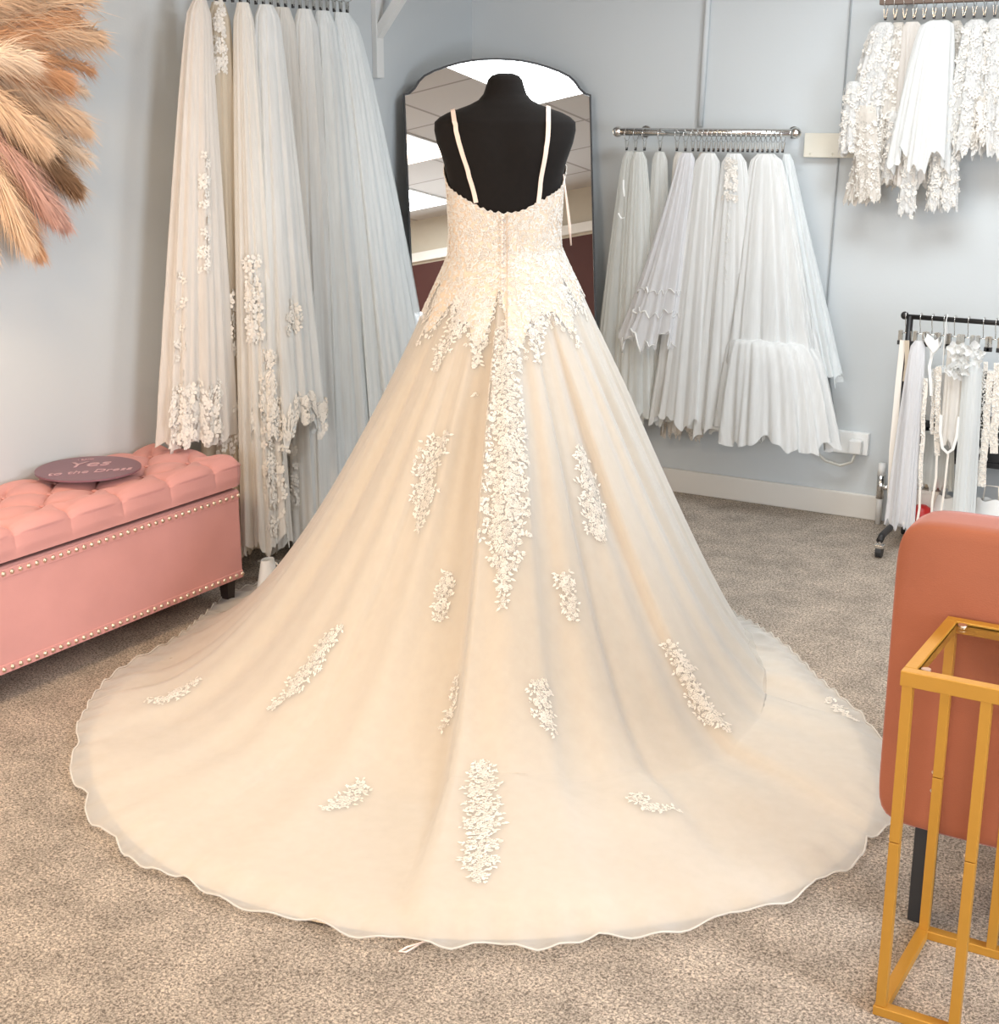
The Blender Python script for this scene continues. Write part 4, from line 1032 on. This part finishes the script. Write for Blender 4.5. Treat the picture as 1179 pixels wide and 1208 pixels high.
# ivory satin sash, far left
t = empty('satin_belt', (1.945, RY_, ZH), 'ivory satin sash hanging at the left end of the black rack', 'sash', GS)
ribbon(MB(), [(1.940, RY_ - .006, ZH + .01), (1.936, RY_ - .006, .60), (1.934, RY_ - .006, .35), (1.940, RY_ - .006, .12)], [.010, .010, .012, .010]).build('band', M['ivory_satin'], t)
ribbon(MB(), [(1.956, RY_ - .014, ZH + .012), (1.962, RY_ - .014, .66), (1.955, RY_ - .014, .60)], [.008, .007, .003]).build('turned_end', M['tulle_beige'], t)
t, fn = veil('tulle_belt', 'long lilac white tulle sash covering the left post of the black rack', 'sash', GS, 'tulle_lilac', (1.997, RY_ - .012, ZH + .014), .022, (1.985, RY_ - .02, .085), .048, td=.012, bd=.03, seed=61, nf=7, power=.6, amp=.12)
belt('narrow pearl beaded belt hanging against the long lilac white tulle sash', 2.034, .62, .24, .007, 62, .012, True, y=RY_ - .03)
# white bow
t = empty('ribbon_bow', (2.045, RY_ - .02, .73), 'white satin bow clipped between the tulle sash and the first belt', 'bow', GS)
for (a, b) in (((2.02, .762), (2.055, .715)), ((2.07, .75), (2.045, .705))):
    s = MB(); s.grid(lambda u, v, a=a, b=b: (a[0] + (b[0] - a[0]) * v + .017 * math.cos(2 * pi * u) * math.sin(pi * (.12 + .8 * v)), RY_ - .022 + .012 * math.sin(2 * pi * u), a[1] + (b[1] - a[1]) * v + .010 * math.cos(2 * pi * u * 2)), 18, 8, wrap=True)
    s.build('loop', M['white_satin'], t, smooth=True)
ribbon(MB(), [(2.05, RY_ - .024, .715), (2.042, RY_ - .024, .66), (2.052, RY_ - .024, .60), (2.055, RY_ - .02, .56)], .005).build('tail', M['white_satin'], t)
belt('bright crystal beaded belt, first full one from the left of the rack', 2.068, .66, .350, .009, 63, .020)
belt('slim ivory beaded belt tucked behind the bright crystal belt', 2.052, .65, .42, .006, 64, .01, False, y=RY_ + .006)
# hanging tape over the bar
t = empty('satin_ribbon', (2.083, RY_, RZ_), 'white ribbon looped over the black rack bar', 'ribbon', GS)
ribbon(MB(), [(2.083, RY_ + .012, .70), (2.083, RY_ + .0105, RZ_), (2.083, RY_, RZ_ + .0112), (2.083, RY_ - .0115, RZ_), (2.084, RY_ - .013, .70), (2.086, RY_ - .013, .66)], .0065, .001, face=(1, 0, 0)).build('band', M['white_satin'], t)
# ivory looped sash
t, fn = veil('tulle_belt', 'pleated ivory sash with a satin loop at its lower end', 'sash', GS, 'tulle_ivory', (2.118, RY_ - .012, ZH + .012), .022, (2.128, RY_ - .016, .40), .032, td=.010, bd=.02, seed=65, nf=5, power=.3)
lp = MB(); ribbon(lp, [(2.098, RY_ - .034, .50), (2.100, RY_ - .034, .44), (2.112, RY_ - .034, .385), (2.130, RY_ - .034, .370), (2.147, RY_ - .034, .385), (2.156, RY_ - .034, .43), (2.158, RY_ - .034, .50)], .005)
lp.build('satin_loop', M['white_satin'], t)
ribbon(MB(), [(2.132, RY_ - .03, .37), (2.130, RY_ - .03, .25), (2.124, RY_ - .03, .12)], .0035).build('ribbon_tail', M['ivory_satin'], t)
belt('gold tinted beaded belt between the ivory looped sash and the white blossom sash', 2.150, .66, .405, .008, 66, .012, True)
# white blossom sash with tails
t, fn = veil('blossom_belt', 'white net sash with a gathered blossom top and long sheer tails', 'sash', GS, 'tulle_blue', (2.180, RY_ - .03, ZH - .02), .028, (2.200, RY_ - .03, .10), .035, td=.016, bd=.02, seed=67, nf=6, power=.5)
s = MB(); r = random.Random(4)
for k in range(26):
    c = Vector((2.165 + r.uniform(-.045, .05), RY_ - .045 + r.uniform(-.01, .01), ZH - .03 + r.uniform(-.055, .04))); a0 = r.random() * 6.28; rr = r.uniform(.014, .024)
    s.grid(lambda u, v: (c.x + rr * v * math.cos(2 * pi * u + a0) * (1 + .3 * math.sin(6 * pi * u)), c.y - .010 * v * v + .008 * math.sin(6 * pi * u) * v, c.z + rr * v * math.sin(2 * pi * u + a0) * (1 + .3 * math.cos(8 * pi * u))), 20, 4, wrap=True)
s.build('blossom', M['tulle_white'], t, smooth=True)
belt('narrow pearl belt right of the white blossom sash', 2.222, .69, .46, .007, 68, .004, True)
belt('wide sparkling crystal belt hanging low beside the right edge', 2.235, .66, .26, .017, 69, .008, False)
belt('crystal belt on the black rack cut off by the right edge', 2.262, .69, .38, .013, 70, .014, False)

# ------------------------------------------------------------------ black shelf unit behind the rack with boxes
su = empty('shelf_unit', (2.3, -.12, 0), 'low black open shelf unit against the wall behind the sashes', 'shelf unit')
f = MB(); f.box(1.985, 2.70, -.215, -.005, .425, .445, .002); f.box(1.985, 2.70, -.215, -.005, .305, .325, .002); f.box(1.985, 2.005, -.215, -.005, .325, .425); f.box(2.68, 2.70, -.215, -.005, .325, .425)
f.build('shelf_board', M['black_plastic'], su)
MB().box(2.005, 2.68, -.02, -.006, .325, .425).build('back_panel', M['black_plastic'], su)
for x in (2.01, 2.675):
    MB().box(x - .012, x + .012, -.20, -.176, 0, .305).box(x - .012, x + .012, -.035, -.012, 0, .305).build('leg', M['white_paint'], su)
def item_box(label, x0, x1, y0, y1, z0, z1, m):
    t = empty('storage_box', ((x0 + x1) / 2, (y0 + y1) / 2, z0), label, 'box', 'boxes on the black shelf unit')
    MB().box(x0, x1, y0, y1, z0, z1 - .012, .001).build('body', M[m], t); MB().box(x0 - .003, x1 + .003, y0 - .003, y1 + .003, z1 - .0115, z1, .001).build('lid', M[m], t)
MB().box(2.008, 2.675, -.213, -.202, .326, .388, .002).build('drawer_front', M['black_plastic'], su)
M['grey_card'] = mat('grey_card', (.50, .50, .50), .6)
item_box('flat grey box inside the black shelf unit at its left end', 2.02, 2.17, -.20, -.05, .3255, .375, 'grey_card')
item_box('white box inside the black shelf unit behind the crystal belts', 2.24, 2.36, -.20, -.05, .3255, .395, 'white_satin')
item_box('white box on top of the black shelf unit at its left end', 2.01, 2.20, -.19, -.04, .4455, .62, 'white_paint')
# white satin folds hanging from the shelf (net samples)
t, fn = veil('tulle_veil', 'pale grey net length hanging below the black shelf unit', 'veil', None, 'tulle_grey', (2.07, -.235, .42), .05, (2.07, -.24, .22), .07, td=.008, bd=.012, seed=80, nf=9, power=.8)

# ------------------------------------------------------------------ white satin bridal shoes and red gold ornament on the floor
def shoe(label, x, y, rz, s=1.0):
    t = empty('bridal_shoe', (x, y, 0), label, 'shoe', 'white bridal shoes behind the velvet chair')
    cr, sr = math.cos(rz), math.sin(rz)
    def W(a, b, c): return (x + (a * cr - b * sr) * s, y + (a * sr + b * cr) * s, c * s)
    mb = MB()
    def up(u, v):
        a = -.11 + .22 * u; hgt = .075 * smoothstep(.45, -.0, u) + .012
        w_ = (.022 + .016 * math.sin(pi * min(1, u * 1.1)) ) * (1 - smoothstep(.85, 1.0, u) * .85)
        th = pi * (v - .5) * 1.15; top = hgt + (.055 if u < .3 else .055 - .03 * smoothstep(.3, .6, u)) * (1 - smoothstep(.75, 1, u) * .7)
        return W(a, w_ * math.sin(th), hgt + (top - hgt) * max(0, math.cos(th)) if abs(th) < pi / 2 else hgt)
    mb.grid(up, 24, 14); mb.build('upper', M['white_satin'], t, smooth=True)
    so_ = MB(); so_.grid(lambda u, v: W(-.11 + .22 * u, (.022 + .016 * math.sin(pi * min(1, u * 1.1))) * (1 - smoothstep(.85, 1., u) * .85) * (2 * v - 1), .075 * smoothstep(.45, 0, u) + .004 + .004), 24, 4); so_.build('sole', M['ivory_satin'], t, smooth=True)
    MB().tube([W(-.10, 0, .082), W(-.10, 0, .04), W(-.102, 0, 0)], [.018 * s, .010 * s, .009 * s], 10).build('heel', M['white_satin'], t, smooth=True)
    return t
shoe('white satin heeled shoe, leftmost beside the red ornament', 2.16, -.47, 2.6)
shoe('white satin heeled shoe in the middle behind the velvet chair', 2.25, -.45, 2.9)
shoe('white satin heeled shoe nearest the right edge of the photo', 2.34, -.50, .5)
# folded white sign cards / bag standing under the rack
M['satin_bag'] = mat('white_fabric_bag', (.82, .83, .82), .6, noise=.04, nscale=8)
def bag(label, x, y, w2, h):
    t = empty('fabric_bag', (x, y, 0), label, 'bag', 'white fabric bags under the rack')
    mb = MB(); mb.grid(lambda u, v: (x + w2 * (math.cos(2 * pi * u)) * (1.1 - .55 * v + .08 * math.sin(6 * pi * u)), y + .05 * math.sin(2 * pi * u) * (1.0 - .8 * v), h * v + .006 * math.sin(8 * pi * u) * v), 36, 10, wrap=True)
    mb.build('pouch', M['satin_bag'], t, smooth=True)
    MB().tube([(x - w2 * .3, y, h * .97), (x - w2 * .25, y, h * 1.25), (x + w2 * .25, y, h * 1.25), (x + w2 * .3, y, h * .97)], .003, 6).build('cord', M['ivory_satin'], t, smooth=True)
bag('white fabric bag spreading under the looped sash', 2.13, -.22, .085, .185)
bag('white fabric bag under the crystal belts', 2.27, -.24, .09, .20)
# red and gold ornament, a tasselled bauble on a beige pouch
M['red_gloss'] = mat('red_satin', (.50, .02, .02), .35)
M['ochre'] = mat('ochre_ball', (.75, .45, .16), .4)
t = empty('gift_ornament', (2.02, -.22, 0), 'red and gold ornament with round beads standing behind the velvet chair', 'ornament')
MB().sphere((2.035, -.24, .115), .040, 14, .9).build('red_ball', M['red_gloss'], t, smooth=True)
b = MB()
for (a, c, r_) in ((2.005, .135, .016), (2.012, .108, .015), (2.02, .082, .014), (2.028, .058, .013)): b.sphere((a, -.27, c), r_, 10)
b.build('gold_bead', M['ochre'], t, smooth=True)
MB().tube([(2.02, -.23, 0), (2.02, -.23, .08)], [.04, .03], 14).build('base', M['grey_card'], t, smooth=True)
t = empty('plush_pouch', (2.03, -.18, .15), 'beige pouch with a dark red end on top of the stacked cream boxes', 'pouch')
mb = MB().grid(lambda u, v: (1.99 + .075 * u, -.17 + (.028 + .006 * math.sin(u * 14)) * math.sin(2 * pi * v), .225 + (.025 + .005 * math.cos(u * 11)) * math.cos(2 * pi * v)), 12, 14)
mb.build('pouch', mat('beige_plush', (.60, .50, .36), .9, noise=.1), t, smooth=True)
MB().sphere((2.075, -.17, .220), .025, 12).build('red_end', M['red_gloss'], t, smooth=True)
for k in range(3):
    tg = empty('gift_box', (2.02, -.13, .065 * k), ['cream box at the bottom of the stack under the left end of the rack', 'cream box in the middle of the stack under the rack', 'cream box on top of the stack carrying the beige pouch'][k], 'box', 'stacked cream boxes')
    MB().box(1.975 + .004 * k, 2.09 - .004 * k, -.205, -.07, .065 * k, .065 * k + .052, .001).build('body', M['ivory_satin'], tg); MB().box(1.973 + .004 * k, 2.092 - .004 * k, -.207, -.068, .065 * k + .0525, .065 * k + .0645, .001).build('lid', M['ivory_satin'], tg)

# ------------------------------------------------------------------ floor clutter by the bench end
M['white_strap'] = mat('white_strap', (.80, .79, .75), .5)
t = empty('strappy_shoe', (.31, -1.72, 0), 'black strappy shoe lying on the carpet behind the bench end', 'shoe')
cl = MB(); cl.grid(lambda u, v: (.27 + .12 * u, -1.74 + .035 * math.sin(2 * pi * v) * (1 - .3 * u), .035 + .028 * math.cos(2 * pi * v) * (1 - .55 * u)), 10, 14); cl.build('upper', M['black_plastic'], t, smooth=True)
MB().box(.365, .40, -1.62, -1.585, .004, .045, .003).build('heel', M['black_plastic'], t)
MB().tube([(.27, -1.78, .07), (.31, -1.775, .085), (.35, -1.77, .065), (.385, -1.765, .02)], .004, 6).build('strap', M['white_strap'], t, smooth=True)
t = empty('power_cable', (.3, -1.4, 0), 'white cable lying in loops on the carpet under the long veils', 'cable')
t2 = [(.22, -1.62, .006), (.30, -1.50, .05), (.38, -1.42, .085), (.42, -1.36, .04), (.40, -1.42, .006), (.34, -1.52, .006), (.30, -1.60, .03), (.26, -1.50, .05), (.33, -1.38, .008), (.42, -1.40, .006)]
def smooth_path(p, n=6):
    out = []
    for i in range(len(p) - 1):
        p0, p1, p2, p3 = [Vector(p[max(0, min(len(p) - 1, i + k))]) for k in (-1, 0, 1, 2)]
        for k in range(n):
            s = k / n; out.append(.5 * ((2 * p1) + (p2 - p0) * s + (2 * p0 - 5 * p1 + 4 * p2 - p3) * s * s + (3 * p1 - p0 - 3 * p2 + p3) * s ** 3))
    return out + [Vector(p[-1])]
MB().tube(smooth_path(t2), .0035, 6).build('cord', M['white_strap'], t, smooth=True)
t = empty('fabric_bag', (.36, -1.86, 0), 'small white fabric pouch beside the right end of the bench', 'bag')
MB().grid(lambda u, v: (.375 + .035 * math.cos(2 * pi * u) * (1 - .5 * v), -1.855 + .05 * math.sin(2 * pi * u) * (1 - .5 * v), .115 * v), 24, 8, wrap=True).build('pouch', M['satin_bag'], t, smooth=True)

# ------------------------------------------------------------------ pampas grass on the left wall
GP = 'pampas plumes in the wall arrangement'
pc = {'cream': mat('pampas_cream', (.80, .58, .40), .9), 'peach': mat('pampas_peach', (.72, .40, .22), .9), 'brown': mat('pampas_brown', (.30, .17, .09), .9), 'pink': mat('pampas_pink', (.72, .44, .36), .9), 'pale': mat('pampas_pale', (.86, .70, .55), .9)}
stemm = mat('pampas_stem', (.45, .30, .16), .8)
def plume(a, b, rad, col, seed, label, nh=3000, droop=.05):
    r = random.Random(seed); a = Vector(a); b = Vector(b); t = empty('pampas_plume', a, label, 'dried grass', GP)
    ax = (b - a); L = ax.length; d = ax.normalized(); u0 = d.orthogonal().normalized(); w0 = d.cross(u0)
    def c(s): return a + ax * s - Vector((0, 0, 1)) * droop * s * s
    MB().tube([c(k / 8) for k in range(9)], [.0025 * (1 - .7 * k / 8) for k in range(9)], 5).build('stem', stemm, t, smooth=True)
    vs = []; fs = []
    for k in range(nh):
        s = r.random() ** .9 * .97 + .02; ph = r.random() * 6.28
        prof = math.sin(pi * min(1, s * .93 + .07)) ** .6
        out_ = (u0 * math.cos(ph) + w0 * math.sin(ph)); cl_ = .75 + .5 * math.sin(ph * 5 + s * 40) * math.sin(s * 23 + seed); ln = rad * prof * r.uniform(.7, 2.1) * cl_ + .025
        dr = (d * r.uniform(.8, 1.5) + out_ * r.uniform(.25, 1.0)).normalized()
        p0 = c(s); p1 = p0 + dr * ln * .5 + out_ * rad * .08; p2 = p0 + dr * ln + Vector((0, 0, -.22)) * ln * r.uniform(.4, 2.0)
        sd = dr.cross(out_); sd = sd.normalized() if sd.length > .01 else w0
        w_ = r.uniform(.0005, .0011); n = len(vs)
        vs += [p0 - sd * w_, p0 + sd * w_, p1 + sd * w_, p1 - sd * w_, p2]
        fs += [(n, n + 1, n + 2, n + 3), (n + 3, n + 2, n + 4)]
    mesh_obj('fluff', vs, fs, pc[col], t, smooth=False)
# each plume: pixel-free wall coordinates (x off the wall, y along it, z up), from the tied centre outwards
PL = [((.10, -2.66, 1.66), (.16, -2.21, 1.745), .075, 'cream', 'cream plume pointing right at the top of the pampas arrangement'),
      ((.12, -2.70, 1.62), (.15, -2.29, 1.80), .075, 'peach', 'peach plume pointing up and right at the top edge of the photo'),
      ((.08, -2.66, 1.60), (.10, -2.22, 1.60), .045, 'pale', 'thin wispy plume hanging over the blank wall'),
      ((.13, -2.68, 1.62), (.17, -2.30, 1.50), .070, 'cream', 'cream feathery plume sweeping right below the peach one'),
      ((.16, -2.72, 1.64), (.19, -2.37, 1.62), .065, 'peach', 'deep peach plume in the upper middle of the pampas arrangement'),
      ((.10, -2.66, 1.55), (.14, -2.27, 1.42), .065, 'pale', 'pale plume ending furthest right below the wispy one'),
      ((.11, -2.68, 1.56), (.15, -2.33, 1.34), .065, 'brown', 'brown plume in the shaded lower right of the pampas arrangement'),
      ((.08, -2.64, 1.53), (.10, -2.28, 1.33), .065, 'cream', 'sandy plume ending at the lower right of the pampas arrangement'),
      ((.14, -2.68, 1.52), (.17, -2.44, 1.27), .060, 'pink', 'dusty pink plume hanging down near the middle'),
      ((.12, -2.66, 1.50), (.13, -2.36, 1.24), .050, 'pink', 'dusty pink plume with a pointed tip hanging below the sandy one'),
      ((.15, -2.70, 1.50), (.19, -2.55, 1.20), .060, 'cream', 'cream plume hanging down at the left edge of the photo'),
      ((.12, -2.68, 1.48), (.14, -2.47, 1.17), .050, 'peach', 'peach plume with the lowest tip of the pampas arrangement'),
      ((.10, -2.70, 1.55), (.12, -2.48, 1.36), .080, 'brown', 'dark brown plume in the heart of the pampas arrangement'),
      ((.18, -2.74, 1.60), (.22, -2.50, 1.46), .065, 'cream', 'cream plume in front of the dark brown one'),
      ((.16, -2.74, 1.70), (.18, -2.44, 1.86), .070, 'cream', 'cream plume cut off by the top left corner of the photo'),
      ((.20, -2.76, 1.62), (.26, -2.56, 1.66), .060, 'pale', 'pale plume at the left edge of the photo, nearest the camera'),
      ((.10, -2.72, 1.5), (.12, -2.62, 1.17), .055, 'pale', 'pale thin plume hanging at the very left edge'),
      ((.09, -2.66, 1.66), (.11, -2.20, 1.66), .050, 'peach', 'peach wispy plume drooping below the top cream one'),
      ((.08, -2.60, 1.60), (.09, -2.30, 1.45), .085, 'pale', 'broad pale wispy plume fanning over the wall'),
      ((.13, -2.66, 1.70), (.17, -2.24, 1.84), .085, 'cream', 'broad cream wispy plume at the top edge of the photo')]
for i, (a, b, r_, c_, lb) in enumerate(PL):
    plume(a, b, r_ * .95, c_, 100 + i, lb, nh=900 if 'wispy' in lb else 3400)
